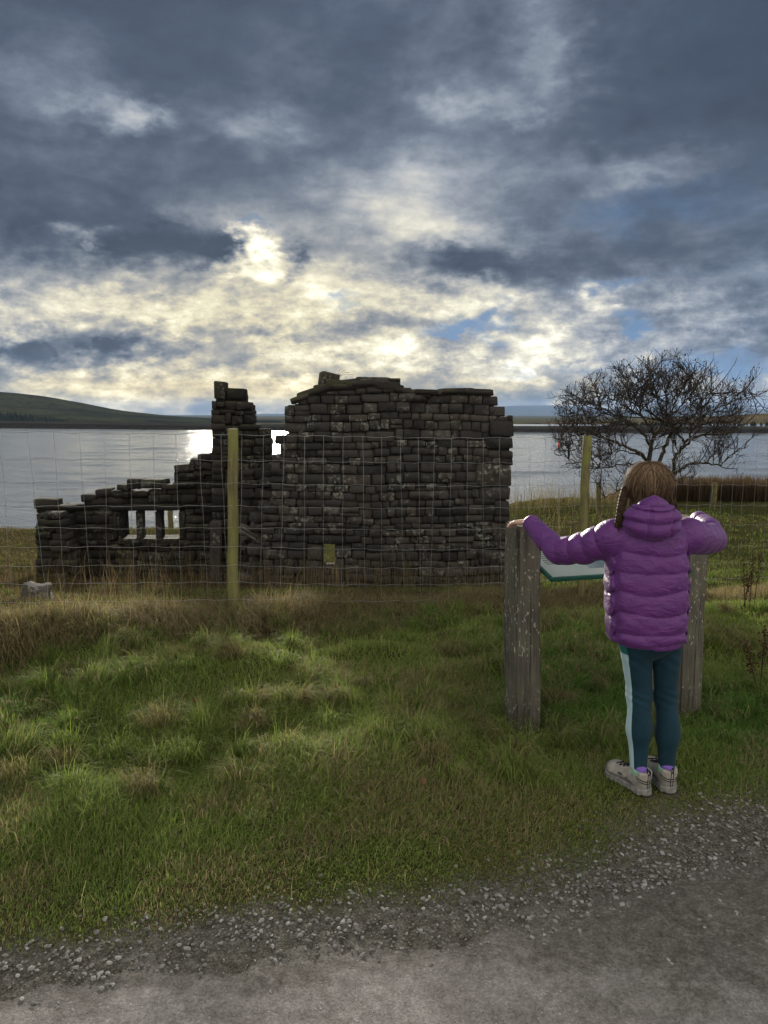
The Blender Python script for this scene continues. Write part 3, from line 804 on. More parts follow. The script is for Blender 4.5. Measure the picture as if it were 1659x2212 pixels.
# ------------------------------------------------------------------ wire fence and timber posts
def wood_material(name, c0, c1, green=0.0, lichen=0.0, scale=(30, 30, 1.6), z0=None):
    m, t, b = principled(name, 0.85, 0.25)
    p = opos(t); x, y, z = split(t, p)
    g = vec(t, x * scale[0], y * scale[1], z * scale[2])
    n1 = noise(t, g, 1.0, 5, 0.62, 0.3); n2 = noise(t, g, 4.0, 3, 0.6); n3 = noise(t, p, 6.0, 4, 0.6)
    c = ramp(t, n1 * 0.55 + n2 * 0.25 + n3 * 0.25, [(0.36, c0), (0.66, c1)])
    crack = noise(t, vec(t, x * scale[0] * 1.2, y * scale[1] * 1.2, z * scale[2] * 0.5), 1.3, 3, 0.6).step(0.60, 0.68)
    c = mix(t, crack * 0.75, c, tuple(v * 0.25 for v in c0))
    if green:
        c = mix(t, n3.step(0.42, 0.62) * green, c, (c1[0] * 0.75, c1[1] * 0.95, c1[2] * 0.45))
    if z0 is not None:                                          # algae climbing from the damp foot
        foot = (z + n3 * 0.3).step(z0 + 0.10, z0 + 0.55, 1.0, 0.0)
        c = mix(t, foot * 0.6, c, (.085, .080, .030))
    if lichen:
        s = noise(t, vec(t, x * 75, y * 75, z * 34), 1.0, 4, 0.55)
        k = s.step(0.60, 0.65) * noise(t, p, 3.3, 2).step(0.36, 0.55)
        c = mix(t, k * lichen, c, (.46, .45, .38))
    t.links.new(c, b.inputs['Base Color'])
    bump(t, b, n1 * 0.6 + n2 * 0.3 - crack * 0.8, 0.9, 0.008)
    return m

def round_post(name, base, top, r, mat, parent=None, seed=0, lean=None, sides=14):
    """A peeled round stake with a slightly chamfered top, drawn from base to top (world points)."""
    rr = np.random.default_rng(seed); n = 12
    t_ = np.linspace(0, 1, n)[:, None]
    P = np.array(base)[None] * (1 - t_) + np.array(top)[None] * t_
    P[1:-1, :2] += rr.normal(0, r * 0.06, (n - 2, 2))
    L = float(np.linalg.norm(np.array(top) - np.array(base)))
    P = np.vstack([P[:-1], P[-1:] * (1 - 0.008 / L) + P[:1] * (0.008 / L), P[-1:]])
    rad = np.concatenate([r * (1.06 - 0.08 * np.linspace(0, 1, n - 1)) * (1 + rr.normal(0, 0.015, n - 1)), [r * 0.97, r * 0.84]])
    V, F = tube(P - np.array(base), rad, sides)
    o = link(name, np_mesh(name, V, F), mat, parent); o.location = base
    return o

def build_fence():
    m_post = wood_material('fence_stake_wood', (.080, .068, .032), (.225, .190, .090), 0.6)
    m_wire, t, b = principled('galvanised_wire', 0.35, 0.5)
    b.inputs['Metallic'].default_value = 0.9
    t.links.new(ramp(t, noise(t, gpos(t), 9, 3), [(0.3, (.22, .22, .22)), (0.7, (.42, .43, .44))]), b.inputs['Base Color'])
    fence = empty('wire_fence', (0, 0, 0))
    tag(fence, 'square mesh wire fence on two round wooden posts in front of the ruin', 'fence')
    def fp(x, h):                                               # point on the fence plane at height h over its sill line
        return np.array([x, float(fence_y(x)), sill(x) + h])
    pl_b = at(504, 1352, 5.62); pl_t = at(503, 926, 5.62)
    pr_b = at(1254, 1305, 6.92); pr_t = at(1269, 941, 6.98)
    for k, (b0, t0, r) in enumerate(((pl_b, pl_t, 0.0385), (pr_b, pr_t, 0.040))):
        b0 = Vector((b0.x, b0.y, land1(b0.x, b0.y) - 0.10))
        o = round_post('post', b0, t0, r, m_post, fence, 3 + k)
    xl, xr = pl_t.x, pr_t.x
    # height of each line wire at the left post and at the right post
    ty = [(938, 946), (993, 997), (1043, 1047), (1092, 1093), (1138, 1137), (1179, 1181), (1219, 1219), (1256, 1253), (1292, 1284)]
    xs = np.concatenate([np.arange(-3.6, 5.2, 0.05)])
    FY = fence_y(xs)
    lines = []
    r = np.random.default_rng(12)
    def zat(px, py, Y): return at(px, py, Y).z
    def wire_z(k, x):
        zl = zat(503, ty[k][0], 5.62); zr = zat(1266, ty[k][1], 6.95)
        u = (x - xl) / (xr - xl)
        sag = np.where((u > 0) & (u < 1), -0.022 * np.sin(np.pi * np.clip(u, 0, 1)) * (0.5 + 0.15 * k), 0.0)
        return zl + (zr - zl) * u + sag + 0.010 * (fbm(x, x * 0 + k, 1.7, 2, 60 + k) - 0.5)
    for k in range(len(ty)):
        z = wire_z(k, xs) + 0.005 * np.sign(np.sin(xs / 0.143 * np.pi)) * r.uniform(0.3, 1.0, len(xs))
        y = FY - 0.045 + 0.012 * (fbm(xs, xs * 0 + k, 1.1, 2, 80) - 0.5)
        P = np.stack([xs, y, z], -1)
        V, F = tube(P, 0.0016 if k in (0, len(ty) - 1) else 0.0013, 4, cap=False)
        link('line_wire', np_mesh('line_wire', V, F), m_wire, fence)
    x = -3.45
    while x < 5.0:
        q = np.linspace(0, len(ty) - 1, 25); lean = r.normal(0, 0.003)
        kk = np.clip(np.floor(q).astype(int), 0, len(ty) - 2); f = q - kk
        xx = x + lean * q + 0.002 * np.sin(q * 2.1 + x * 9) + 0.010 * (q / 8) * np.sin(x * 1.3)
        zz = np.array([wire_z(a, np.array([v]))[0] * (1 - w) + wire_z(a + 1, np.array([v]))[0] * w for a, w, v in zip(kk, f, xx)])
        P = np.stack([xx, fence_y(xx) - 0.048 + 0.012 * (fbm(xx, q, 1.1, 2, 80) - 0.5), zz], -1)
        V, F = tube(P[::-1], 0.0012, 4, cap=False)
        link('stay_wire', np_mesh('stay_wire', V, F), m_wire, fence)
        x += 0.143 * r.uniform(0.96, 1.04)
    # stakes of the older fence along the bank
    m_old = wood_material('old_stake_wood', (.07, .055, .028), (.20, .16, .075), 0.5)
    for k, (px, pt, pb, Y, r0, lab) in enumerate(((1293, 1041, 1128, 17.0, .055, 'thin fence stake on the bank just behind the taller round post'),
                                           (1545, 1043, 1130, 18.0, .055, 'thin leaning fence stake standing before the brown reeds'),
                                           (368, 1098, 1160, 17.5, .06, 'fence stake seen through the window opening of the low wall'))):
        tp = at(px, pt, Y); bt = at(px - (6 if k == 1 else 0), pb, Y)
        bt.z = land1(bt.x, Y) - 0.1
        tag(round_post('fence_stake', bt, tp, r0, m_old, None, 20 + k), lab, 'stake', 'stakes of the old fence on the bank')
    # rail leaning at the foot of the first stake
    a = at(1225, 1150, 16.2); c = at(1290, 1128, 16.9)
    a.z = land1(a.x, a.y) + 0.03
    tag(round_post('fallen_rail', a, c, 0.045, m_old, None, 40), 'weathered rail lying against the foot of the thin stake', 'rail')
build_fence()

def build_sign():
    m_w = wood_material('sign_post_oak', (.038, .034, .029), (.155, .138, .114), 0.15, 0.8, (34, 34, 2.0), -0.1)
    sign = empty('information_sign', (1.1, 3.75, 0)); sign.rotation_euler = (0, 0, 0)
    tag(sign, 'lectern style information board between two thick weathered oak posts', 'sign')
    off = Vector(sign.location)
    yaw = math.atan2(0.235, 0.87)
    def oak(px_c, X, Y, top, w, seed):
        z0 = land1(X, Y) - 0.12; h = top - z0
        bm = bmesh.new(); bmesh.ops.create_cube(bm, size=1.0)
        for v in bm.verts: v.co = Vector((v.co.x * w, v.co.y * w, (v.co.z + 0.5) * h))
        bmesh.ops.bevel(bm, geom=bm.edges[:], offset=0.010, segments=2, affect='EDGES')
        bmesh.ops.subdivide_edges(bm, edges=[e for e in bm.edges if e.calc_length() > 0.5], cuts=14)
        r = random.Random(seed)
        bmesh.ops.triangulate(bm, faces=[f for f in bm.faces if len(f.verts) > 4])
        for v in bm.verts:
            k = v.co.z / h
            v.co.x += 0.006 * math.sin(v.co.z * 5 + seed) + r.uniform(-.0015, .0015); v.co.y += 0.004 * math.sin(v.co.z * 7 + seed)
            f = 1.04 - 0.05 * k; v.co.x *= f; v.co.y *= f
            if k > 0.99: v.co.z += -0.012 * (v.co.x / w) + r.uniform(-.005, .004) - 0.014 * (v.co.y / w < -0.3)
        me = bpy.data.meshes.new('post'); bm.to_mesh(me); bm.free()
        for p in me.polygons: p.use_smooth = False
        o = link('post', me, m_w, sign); o.location = Vector((X, Y, z0)) - off; o.rotation_euler = (0, R(-0.8) if seed == 1 else 0, yaw)
        return o
    LP, RP = Vector((0.684, 3.65)), Vector((1.568, 3.885))
    o1 = oak(1130, LP.x, LP.y, 1.035, 0.134, 1); o1['label'] = 'thick oak post under the child\'s outstretched hand'
    o2 = oak(1490, RP.x, RP.y, 1.035, 0.134, 2); o2['label'] = 'thick oak post half hidden behind the child'
    # tilted panel between them
    m_fr, t, b = principled('sign_frame_green', 0.45, 0.4); b.inputs['Base Color'].default_value = (.018, .085, .060, 1)
    m_pp, t, b = principled('sign_print', 0.35, 0.5)
    n = noise(t, opos(t), 4, 4)
    t.links.new(ramp(t, n, [(0.3, (.30, .34, .32)), (0.7, (.43, .46, .42))]), b.inputs['Base Color'])
    m_pic, t, b = principled('sign_picture', 0.35, 0.5)
    n = noise(t, opos(t), 9, 5)
    t.links.new(ramp(t, n, [(0.3, (.10, .14, .16)), (0.55, (.20, .25, .27)), (0.75, (.33, .36, .35))]), b.inputs['Base Color'])
    m_ink, t, b = principled('sign_ink', 0.5, 0.3); b.inputs['Base Color'].default_value = (.06, .08, .08, 1)
    d = Vector((math.cos(yaw), math.sin(yaw), 0)); mid = (LP + RP) / 2
    W = (RP - LP).length - 0.139
    pan = empty('panel'); pan.parent = sign
    til = R(14)
    c = Vector((mid.x, mid.y, 0.0)) + Vector((math.sin(yaw), -math.cos(yaw), 0)) * (-0.05)
    pan.location = Vector((c.x, c.y, 0.818)) - off; pan.rotation_euler = (til, 0, yaw)
    H = 0.36
    def slab(name, x0, x1, y0, y1, z0, z1, mat, bev=0.004):
        o = bevel_box(name, (x1 - x0, y1 - y0, z1 - z0), mat, pan, ((x0 + x1) / 2, (y0 + y1) / 2, (z0 + z1) / 2), bev=bev); return o
    slab('frame', -W / 2, W / 2, -H / 2, -H / 2 + 0.022, -0.010, 0.009, m_fr)
    slab('frame', -W / 2, W / 2, H / 2 - 0.022, H / 2, -0.010, 0.009, m_fr)
    slab('frame', -W / 2, -W / 2 + 0.022, -H / 2 + 0.023, H / 2 - 0.023, -0.010, 0.009, m_fr)
    slab('frame', W / 2 - 0.022, W / 2, -H / 2 + 0.023, H / 2 - 0.023, -0.010, 0.009, m_fr)
    slab('board', -W / 2 + 0.0225, W / 2 - 0.0225, -H / 2 + 0.0225, H / 2 - 0.0225, -0.010, 0.002, m_pp, 0.001)
    slab('picture', -W / 2 + 0.26, W / 2 - 0.06, -0.08, 0.13, 0.0025, 0.0040, m_pic, 0)
    S = Soup()
    for k in range(7):
        y = 0.12 - k * 0.022; S.add(*box_vf(-W / 2 + 0.06, -W / 2 + 0.06 + 0.19 * (0.95 if k % 3 else 0.7), y, y + 0.006, 0.0025, 0.0035))
    link('text_lines', S.mesh('text_lines', smooth=False), m_ink, pan)
build_sign()

# ------------------------------------------------------------------ the child: surfaces grown from distance fields
def surface_nets(f, lo, h):
    s = f < 0
    nx, ny, nz = f.shape
    c = [(0, 0, 0), (1, 0, 0), (0, 1, 0), (1, 1, 0), (0, 0, 1), (1, 0, 1), (0, 1, 1), (1, 1, 1)]
    sl = lambda a, o: a[o[0]:nx - 1 + o[0], o[1]:ny - 1 + o[1], o[2]:nz - 1 + o[2]]
    cnt = sum(sl(s, o).astype(np.int8) for o in c)
    cells = np.argwhere((cnt > 0) & (cnt < 8))
    idm = np.full((nx - 1, ny - 1, nz - 1), -1, np.int32); idm[tuple(cells.T)] = np.arange(len(cells))
    val = np.stack([f[cells[:, 0] + o[0], cells[:, 1] + o[1], cells[:, 2] + o[2]] for o in c], 1)
    acc = np.zeros((len(cells), 3)); num = np.zeros(len(cells))
    for a in range(8):
        for b in range(a + 1, 8):
            ca, cb = np.array(c[a]), np.array(c[b])
            if np.abs(ca - cb).sum() != 1: continue
            va, vb = val[:, a], val[:, b]; k = (va < 0) != (vb < 0)
            t = np.where(k, va / np.where(va == vb, 1, va - vb), 0)
            acc += np.where(k[:, None], ca + (cb - ca) * t[:, None], 0); num += k
    V = (cells + acc / num[:, None]) * h + np.array(lo)
    Q = []
    for ax in range(3):
        u, w = (ax + 1) % 3, (ax + 2) % 3
        a = [slice(None)] * 3; b = [slice(None)] * 3
        a[ax] = slice(0, -1); b[ax] = slice(1, None)
        sa, sb = s[tuple(a)], s[tuple(b)]
        e = np.argwhere(sa != sb)
        e = e[(e[:, u] > 0) & (e[:, w] > 0) & (e[:, u] < f.shape[u] - 1) & (e[:, w] < f.shape[w] - 1)]
        if not len(e): continue
        q = []
        for du, dw in ((-1, -1), (0, -1), (0, 0), (-1, 0)):
            k = e.copy(); k[:, u] += du; k[:, w] += dw; q.append(idm[tuple(k.T)])
        q = np.stack(q, 1); flip = ~sa[tuple(e.T)]; q[flip] = q[flip][:, ::-1]
        Q.append(q)
    return V, np.concatenate(Q)

def grow(func, lo, hi, h, B=24):
    """Samples a distance function on a grid, only where the surface can be, and meshes it."""
    lo, hi = np.array(lo, float), np.array(hi, float)
    n = np.ceil((hi - lo) / h).astype(int) + 1
    f = np.full(tuple(n), 1.0, np.float32)
    for i in range(0, n[0], B):
        for j in range(0, n[1], B):
            for k in range(0, n[2], B):
                m = np.minimum(np.array([i, j, k]) + B, n)
                c = lo + h * (np.array([i, j, k]) + m) / 2
                d = float(func(*[np.array([v]) for v in c])[0]); rad = h * B * 0.9
                if abs(d) > rad * 1.5 + 0.05:
                    f[i:m[0], j:m[1], k:m[2]] = d; continue
                X, Y, Z = np.meshgrid(lo[0] + h * np.arange(i, m[0]), lo[1] + h * np.arange(j, m[1]), lo[2] + h * np.arange(k, m[2]), indexing='ij')
                f[i:m[0], j:m[1], k:m[2]] = func(X, Y, Z)
    return surface_nets(f, lo, h)

def smin(a, b, k):
    m = np.clip(0.5 + 0.5 * (b - a) / k, 0, 1)
    return b * (1 - m) + a * m - k * m * (1 - m)
def smax(a, b, k): return -smin(-a, -b, k)
def capsule(X, Y, Z, a, b, ra, rb):
    ab = np.array(b) - np.array(a); L2 = ab @ ab
    t = np.clip(((X - a[0]) * ab[0] + (Y - a[1]) * ab[1] + (Z - a[2]) * ab[2]) / L2, 0, 1)
    d = np.sqrt((X - a[0] - t * ab[0]) ** 2 + (Y - a[1] - t * ab[1]) ** 2 + (Z - a[2] - t * ab[2]) ** 2)
    return d - (ra + (rb - ra) * t), t
def ball(X, Y, Z, c, r):
    r = np.array(r); q = np.sqrt(((X - c[0]) / r[0]) ** 2 + ((Y - c[1]) / r[1]) ** 2 + ((Z - c[2]) / r[2]) ** 2)
    return (q - 1) * r.min()
def puff(u):
    """Baffle profile between two stitch lines, u = 0..1: round crest, sharp valley."""
    v = 2 * u - 1
    return np.sqrt(np.clip(1 - v * v, 0, 1))
def between(s, seams):
    k = np.clip(np.searchsorted(seams, s) - 1, 0, len(seams) - 2)
    sm = np.asarray(seams); return np.clip((s - sm[k]) / (sm[k + 1] - sm[k]), 0, 1)

def pt(px, py, Y): return np.array(at(px, py, Y))
ARM_L = [pt(1327, 1160, 3.04), pt(1262, 1184, 3.13), pt(1208, 1192, 3.21), pt(1172, 1158, 3.32), pt(1146, 1129, 3.43)]
ARM_R = [pt(1487, 1158, 3.04), pt(1519, 1164, 3.13), pt(1541, 1166, 3.24), pt(1530, 1140, 3.38), pt(1508, 1121, 3.52)]
ARM_W = [.073, .064, .056, .047, .037]
CX, CY = 1.052, 3.03

def quilted_arm(X, Y, Z, P, seam=0.068, amp=0.011, phase=0.0):
    out = None; s0 = phase
    for k in range(4):
        d, t = capsule(X, Y, Z, P[k], P[k + 1], ARM_W[k], ARM_W[k + 1])
        L = np.linalg.norm(P[k + 1] - P[k]); s = s0 + t * L
        d = d - amp * (puff((s / seam) % 1.0) - 0.75)
        s0 += L
        out = d if out is None else smin(out, d, 0.012)
    # open cuff: cut the sleeve square at the wrist
    a = (P[4] - P[3]) / np.linalg.norm(P[4] - P[3])
    cut = (X - P[4][0]) * a[0] + (Y - P[4][1]) * a[1] + (Z - P[4][2]) * a[2]
    return smax(out, cut - 0.006, 0.008)

SEAMS = sorted([at(1400, y, 2.915).z for y in (1100, 1159, 1204, 1245, 1288, 1335, 1378, 1400)])
def jacket_sdf(X, Y, Z):
    u = np.clip((Z - 0.62) / 0.5, 0, 1)
    a = 0.150 + 0.012 * np.sin(u * 3.0) - 0.012 * u ** 4
    b = 0.108 + 0.010 * np.sin(u * 3.0)
    dx, dy = X - CX - 0.012 * (1 - u), Y - CY - 0.015 * u
    ang = np.abs(dx) / a
    side = sstep(0.80, 1.0, ang)                                  # side panels: stitch lines dip forwards
    zz = Z + 0.004 * np.sin(dx * 22 + Z * 25) + 0.030 * side + 0.010 * np.cos(dx * 16) - 0.008 + 0.05 * np.clip(dy + 0.09, 0, 0.2) * side
    q = between(zz, SEAMS)
    crest = 0.011 * (puff(q) - 0.8) * (1 - 0.8 * side) * (1 - 0.25 * np.sin(dx * 31 + Z * 12))
    wr = 0.0034 * np.sin(dx * 55 + Z * 30) * np.sin(Z * 95 + dx * 18) * (0.35 + 0.1 * side)
    vs = 0.008 * np.exp(-(((ang - 0.90) / 0.05) ** 2)) * (dy < 0)  # vertical princess seam
    e = 3.2
    d = ((ang ** e + (np.abs(dy) / b) ** e) ** (1 / e) - 1) * 0.118
    d = d - crest - wr + vs
    roof = Z - (1.150 - 0.30 * np.clip(np.abs(dx) - 0.045, 0, 1) - 0.15 * np.abs(dy))
    d = smax(d, roof * 0.93, 0.05)
    hem = 0.628 + 0.012 * np.clip(dx / 0.15, -1, 1) ** 2 - 0.006 * (dx > 0)
    d = smax(d, hem - Z, 0.012)
    arms = np.minimum(quilted_arm(X, Y, Z, ARM_L, 0.070, 0.010, 0.02), quilted_arm(X, Y, Z, ARM_R, 0.078, 0.009, 0.03))
    d = smin(d, arms, 0.018)
    col_ = ball(X, Y, Z, (CX + 0.005, CY + 0.0, 1.135), (.085, .085, .05))
    return smin(d, col_, 0.02)

HX, HY, HZ = [float(v) for v in at(1409, 1121, 2.955)]
def hood_sdf(X, Y, Z):
    dx, dy, dz = X - HX, Y - HY, Z - HZ
    w = 0.108 - 0.012 * np.clip(-dz / 0.09, 0, 1) ** 2
    ex = np.abs(dx) / w
    zt = 0.094 - 0.45 * np.clip(np.abs(dx) - 0.0, 0, 1) * (dz > 0)     # gable-like top edge
    ez = np.where(dz > 0, dz / np.maximum(zt, 0.03), -dz / 0.090)
    ey = np.abs(dy) / 0.078
    d = ((ex ** 2.6 + ez ** 2.6 + ey ** 2.4) ** (1 / 2.5) - 1) * 0.075
    s1 = np.exp(-((dx + 0.030 - 0.1 * dz) / 0.007) ** 2); s2 = np.exp(-((dx - 0.058 - 0.1 * dz) / 0.007) ** 2)
    q = between(dz + 0.01 * np.cos(dx * 20), [-0.12, -0.070, -0.004, 0.045, 0.062, 0.12])
    d = d - 0.012 * (puff(q) - 0.75) * (dy < 0.03) + 0.0065 * (s1 + s2) * (dz < 0.05) * (dy < 0)
    d = d + 0.0018 * np.sin(dz * 160 + dx * 40) * np.clip(ex - 0.3, 0, 1)
    # hollow for the back of the head
    return smax(d, -ball(X, Y, Z, (HX - 0.004, HY + 0.085, HZ + 0.09), (.085, .085, .085)), 0.012)

def hand_caps(W, fwd, side, down, flat=True):
    """Capsules of a hand laid over a post top: palm, four unequal bent fingers, thumb from the side of the palm."""
    fwd = fwd / np.linalg.norm(fwd); side = side - fwd * (side @ fwd); side /= np.linalg.norm(side)
    caps = []
    for k, (o, L, r) in enumerate(((-0.024, .058, .0088), (-0.008, .064, .0092), (0.008, .060, .0090), (0.023, .047, .0080))):
        a = W + side * o * 0.6; b = W + fwd * 0.060 + side * o
        caps.append((a, b, .0125, .0112))
        m = b + fwd * L * 0.52 + down * L * 0.10; e = m + fwd * L * 0.36 + down * L * 0.30
        caps.append((b, m, r, r * 0.93)); caps.append((m, e, r * 0.93, r * 0.8))
    t0 = W + fwd * 0.014 - side * 0.020; t1 = t0 + fwd * 0.028 - side * 0.026; t2 = t1 + fwd * 0.026 - side * 0.006
    caps += [(t0, t1, .012, .0098), (t1, t2, .0098, .0080)]
    return caps
_fl = np.array([-0.62, 0.75, -0.10]); _fr = np.array([-0.05, 0.98, -0.16])
HANDS = hand_caps(ARM_L[4] + np.array([-.006, .008, .002]), _fl, np.array([-.75, -.62, 0.0]), np.array([0, 0, -1.0])) + \
        hand_caps(ARM_R[4] + np.array([-.016, .012, -.002]), _fr, np.array([1.0, 0, 0.0]), np.array([0, 0, -1.0]))
HEAD = at(1400, 1054, 3.075)
LEG_L = [pt(1374, 1390, 3.04), pt(1381, 1500, 3.06), pt(1380, 1575, 3.04), pt(1379, 1665, 3.02)]
LEG_R = [pt(1439, 1390, 3.05), pt(1437, 1500, 3.08), pt(1441, 1585, 3.05), pt(1440, 1662, 3.04)]
def body_sdf(X, Y, Z):
    h = HEAD
    d = ball(X, Y, Z, (h.x, h.y, h.z), (.071, .086, .092))
    d = smin(d, ball(X, Y, Z, (h.x, h.y + .045, h.z - .055), (.052, .05, .055)), 0.03)         # jaw
    d = smin(d, ball(X, Y, Z, (h.x, h.y + .096, h.z - .018), (.011, .016, .020)), 0.012)      # nose
    for sx in (-1, 1):
        d = smin(d, ball(X, Y, Z, (h.x + sx * .072, h.y + .005, h.z - .015), (.008, .020, .028)), 0.008)   # ears
        d = smax(d, -ball(X, Y, Z, (h.x + sx * .031, h.y + .094, h.z + .004), (.015, .012, .010)), 0.010)  # eye sockets
        d = smin(d, ball(X, Y, Z, (h.x + sx * .031, h.y + .080, h.z + .004), (.011, .011, .010)), 0.004)
    d = smax(d, -ball(X, Y, Z, (h.x, h.y + .097, h.z - .055), (.020, .008, .0035)), 0.005)    # mouth
    d = smin(d, capsule(X, Y, Z, (h.x, h.y - .012, h.z - .06), (CX, CY, 1.09), .044, .052)[0], 0.025)
    d = smin(d, capsule(X, Y, Z, (CX, CY, 1.06), (CX, CY, 0.70), .080, .085)[0], 0.05)
    for P in (ARM_L, ARM_R):
        for k in range(4):
            d = smin(d, capsule(X, Y, Z, P[k], P[k + 1], ARM_W[k] * .55, max(ARM_W[k + 1] * .55, .017))[0], 0.02)
    for P in (LEG_L, LEG_R):
        for k, (ra, rb) in enumerate(((.052, .038), (.038, .036), (.036, .024))):
            d = smin(d, capsule(X, Y, Z, P[k], P[k + 1], ra, rb)[0], 0.02)
    for a, b, ra, rb in HANDS:
        d = smin(d, capsule(X, Y, Z, a, b, ra, rb)[0], 0.003)
    return d

def legging_sdf(X, Y, Z):
    d = ball(X, Y, Z, (1.078, 3.045, 0.66), (.125, .100, .10))
    for P, r in ((LEG_L, (.066, .0475, .0445, .0325)), (LEG_R, (.064, .0445, .0425, .0310))):
        leg = None
        for k in range(3):
            c, t = capsule(X, Y, Z, P[k], P[k + 1], r[k], r[k + 1])
            leg = c if leg is None else smin(leg, c, 0.03)
        calf = ball(X, Y, Z, P[2] + np.array([0, -.014, 0.03]), (.038, .043, .085))
        leg = smin(leg, calf, 0.03)
        zk = P[1][2]
        leg = leg + 0.0015 * np.sin((Z - zk) * 190 + X * 75) * np.exp(-((Z - zk) / 0.035) ** 2)     # creases behind the knee
        leg = leg + 0.0016 * np.sin((Z + X * 0.7) * 130) * np.exp(-((Z - zk - 0.17) / 0.06) ** 2)
        leg = smax(leg, P[3][2] - 0.004 - Z, 0.004)
        d = smin(d, leg, 0.022 if P is LEG_L else 0.010)
    return d

def build_person():
    base = Vector((1.10, 3.0, 0.0))
    per = empty('person', base)
    tag(per, 'child in purple puffer jacket and teal leggings leaning on the sign posts', 'person')
    def part(name, V, Q, mat, parent=per, **k):
        o = link(name, np_mesh(name, V - np.array(base), Q, **k), mat, parent); return o
    # skin
    m_skin, t, b = principled('skin', 0.5, 0.4)
    t.links.new(ramp(t, noise(t, opos(t), 40, 3), [(0.3, (.50, .30, .22)), (0.7, (.62, .40, .31))]), b.inputs['Base Color'])
    b.inputs['Subsurface Weight'].default_value = 0.08; b.inputs['Subsurface Radius'].default_value = (.01, .004, .002)
    V, Q = grow(body_sdf, (0.56, 2.86, 0.05), (1.56, 3.76, 1.40), 0.0052)
    part('body', V, Q, m_skin)
    # jacket
    m_j, t, b = principled('puffer_nylon', 0.45, 0.35)
    p = opos(t); x, y, z = split(t, p)
    w1 = noise(t, vec(t, x * 1.0, y * 1.0, z * 2.4), 16, 4, 0.6, 1.2); w2 = noise(t, vec(t, x * 1.3, y, z * 1.0), 55, 3, 0.6, 0.8)
    t.links.new(ramp(t, w1, [(0.3, (.088, .020, .130)), (0.7, (.135, .032, .188))]), b.inputs['Base Color'])
    b.inputs['Sheen Weight'].default_value = 0.10; b.inputs['Sheen Roughness'].default_value = 0.4
    bump(t, b, w1 * 0.8 + w2 * 0.3, 0.45, 0.022)
    V, Q = grow(jacket_sdf, (0.60, 2.84, 0.60), (1.56, 3.62, 1.20), 0.0049)
    jk = part('jacket', V, Q, m_j)
    V, Q = grow(hood_sdf, (HX - .14, HY - .11, HZ - .13), (HX + .14, HY + .13, HZ + .13), 0.0036)
    part('hood', V, Q, m_j, jk)
    # leggings with a pale side stripe on the outside of the left leg
    m_l, t, b = principled('legging_jersey', 0.8, 0.25)
    at_ = t.nodes.new('ShaderNodeAttribute'); at_.attribute_name = 'stripe'; s = Sk(t, at_.outputs['Fac'])
    p = opos(t); x, y, z = split(t, p)
    n = noise(t, p, 300, 2); big = noise(t, p, 12, 3)
    c = ramp(t, big, [(0.3, (.005, .026, .042)), (0.7, (.007, .038, .060))])
    k = s.step(0.0, 0.0012)
    hi = z.step(0.585, 0.590)
    c = mix(t, k, c, mix(t, hi, (.36, .50, .55), (.018, .15, .13)))
    mud = noise(t, p, 55, 4, 0.6).step(0.66, 0.72) * z.step(0.10, 0.24, 1.0, 0.0)
    c = mix(t, mud * 0.7, c, (.30, .28, .25))
    t.links.new(c, b.inputs['Base Color']); b.inputs['Sheen Weight'].default_value = 0.05
    bump(t, b, n * 0.3 + noise(t, vec(t, x, y, z * 0.5), 25, 3) * 0.7, 0.25, 0.01)
    V, Q = grow(legging_sdf, (0.90, 2.90, 0.05), (1.26, 3.20, 0.80), 0.0042)
    LP_ = np.array(LEG_L); zx = np.interp(V[:, 2], LP_[::-1, 2], LP_[::-1, 0]); zy = np.interp(V[:, 2], LP_[::-1, 2], LP_[::-1, 1])
    lw = np.interp(V[:, 2], [0.08, 0.38, 0.62], [0.034, 0.046, 0.066])
    dirx, diry = (V[:, 0] - zx) / lw, (V[:, 1] - zy) / lw
    dn = np.hypot(dirx, diry) + 1e-6
    stripe = np.where(V[:, 0] < 1.078, ((-dirx * 0.995 - diry * 0.10) / dn - 0.80), -1.0) * lw
    stripe = np.minimum(stripe, 0.05)
    part('leggings', V, Q, m_l, attr={'stripe': stripe})
    # socks, shoes
    m_s, t, b = principled('sock_wool', 0.9, 0.2); b.inputs['Base Color'].default_value = (.19, .11, .42, 1)
    m_dark, t, b = principled('shoe_lining', 0.85, 0.2); b.inputs['Base Color'].default_value = (.016, .013, .02, 1)
    m_sole, t, b = principled('shoe_sole', 0.85, 0.2)
    t.links.new(ramp(t, noise(t, opos(t), 60, 4), [(0.3, (.15, .14, .135)), (0.7, (.30, .29, .28))]), b.inputs['Base Color'])
    m_up, t, b = principled('shoe_suede', 0.85, 0.2)
    ta = t.nodes.new('ShaderNodeAttribute'); ta.attribute_name = 'tint'
    n = noise(t, opos(t), 45, 4)
    t.links.new(mix(t, 1.0, ta.outputs['Color'], ramp(t, n, [(0.3, (.72, .70, .66)), (0.7, (1.05, 1.03, 1.0))]), 'MULTIPLY'), b.inputs['Base Color'])
    bump(t, b, noise(t, opos(t), 220, 3), 0.3, 0.004)
    def upper(X, Y, Z):
        d = ball(X, Y, Z, (0.0, .176, .036), (.043, .052, .036))
        d = smin(d, capsule(X, Y, Z, (0, .165, .038), (0, .06, .056), .036, .034)[0], 0.02)
        d = smin(d, capsule(X, Y, Z, (0, .030, .036), (0, .028, .082), .035, .0345)[0], 0.02)
        d = smin(d, capsule(X, Y, Z, (0, .09, .055), (0, .035, .088), .030, .034)[0], 0.02)
        rim = (Z - .098 - 0.10 * np.clip(Y - 0.035, -0.03, 0.06) - 1.6 * np.clip(-(Y - 0.012), 0, 0.05) * 0)
        d = smax(d, rim, 0.004)
        d = smax(d, -capsule(X, Y, Z, (0, .036, .085), (0, .036, .16), .027, .030)[0], 0.004)
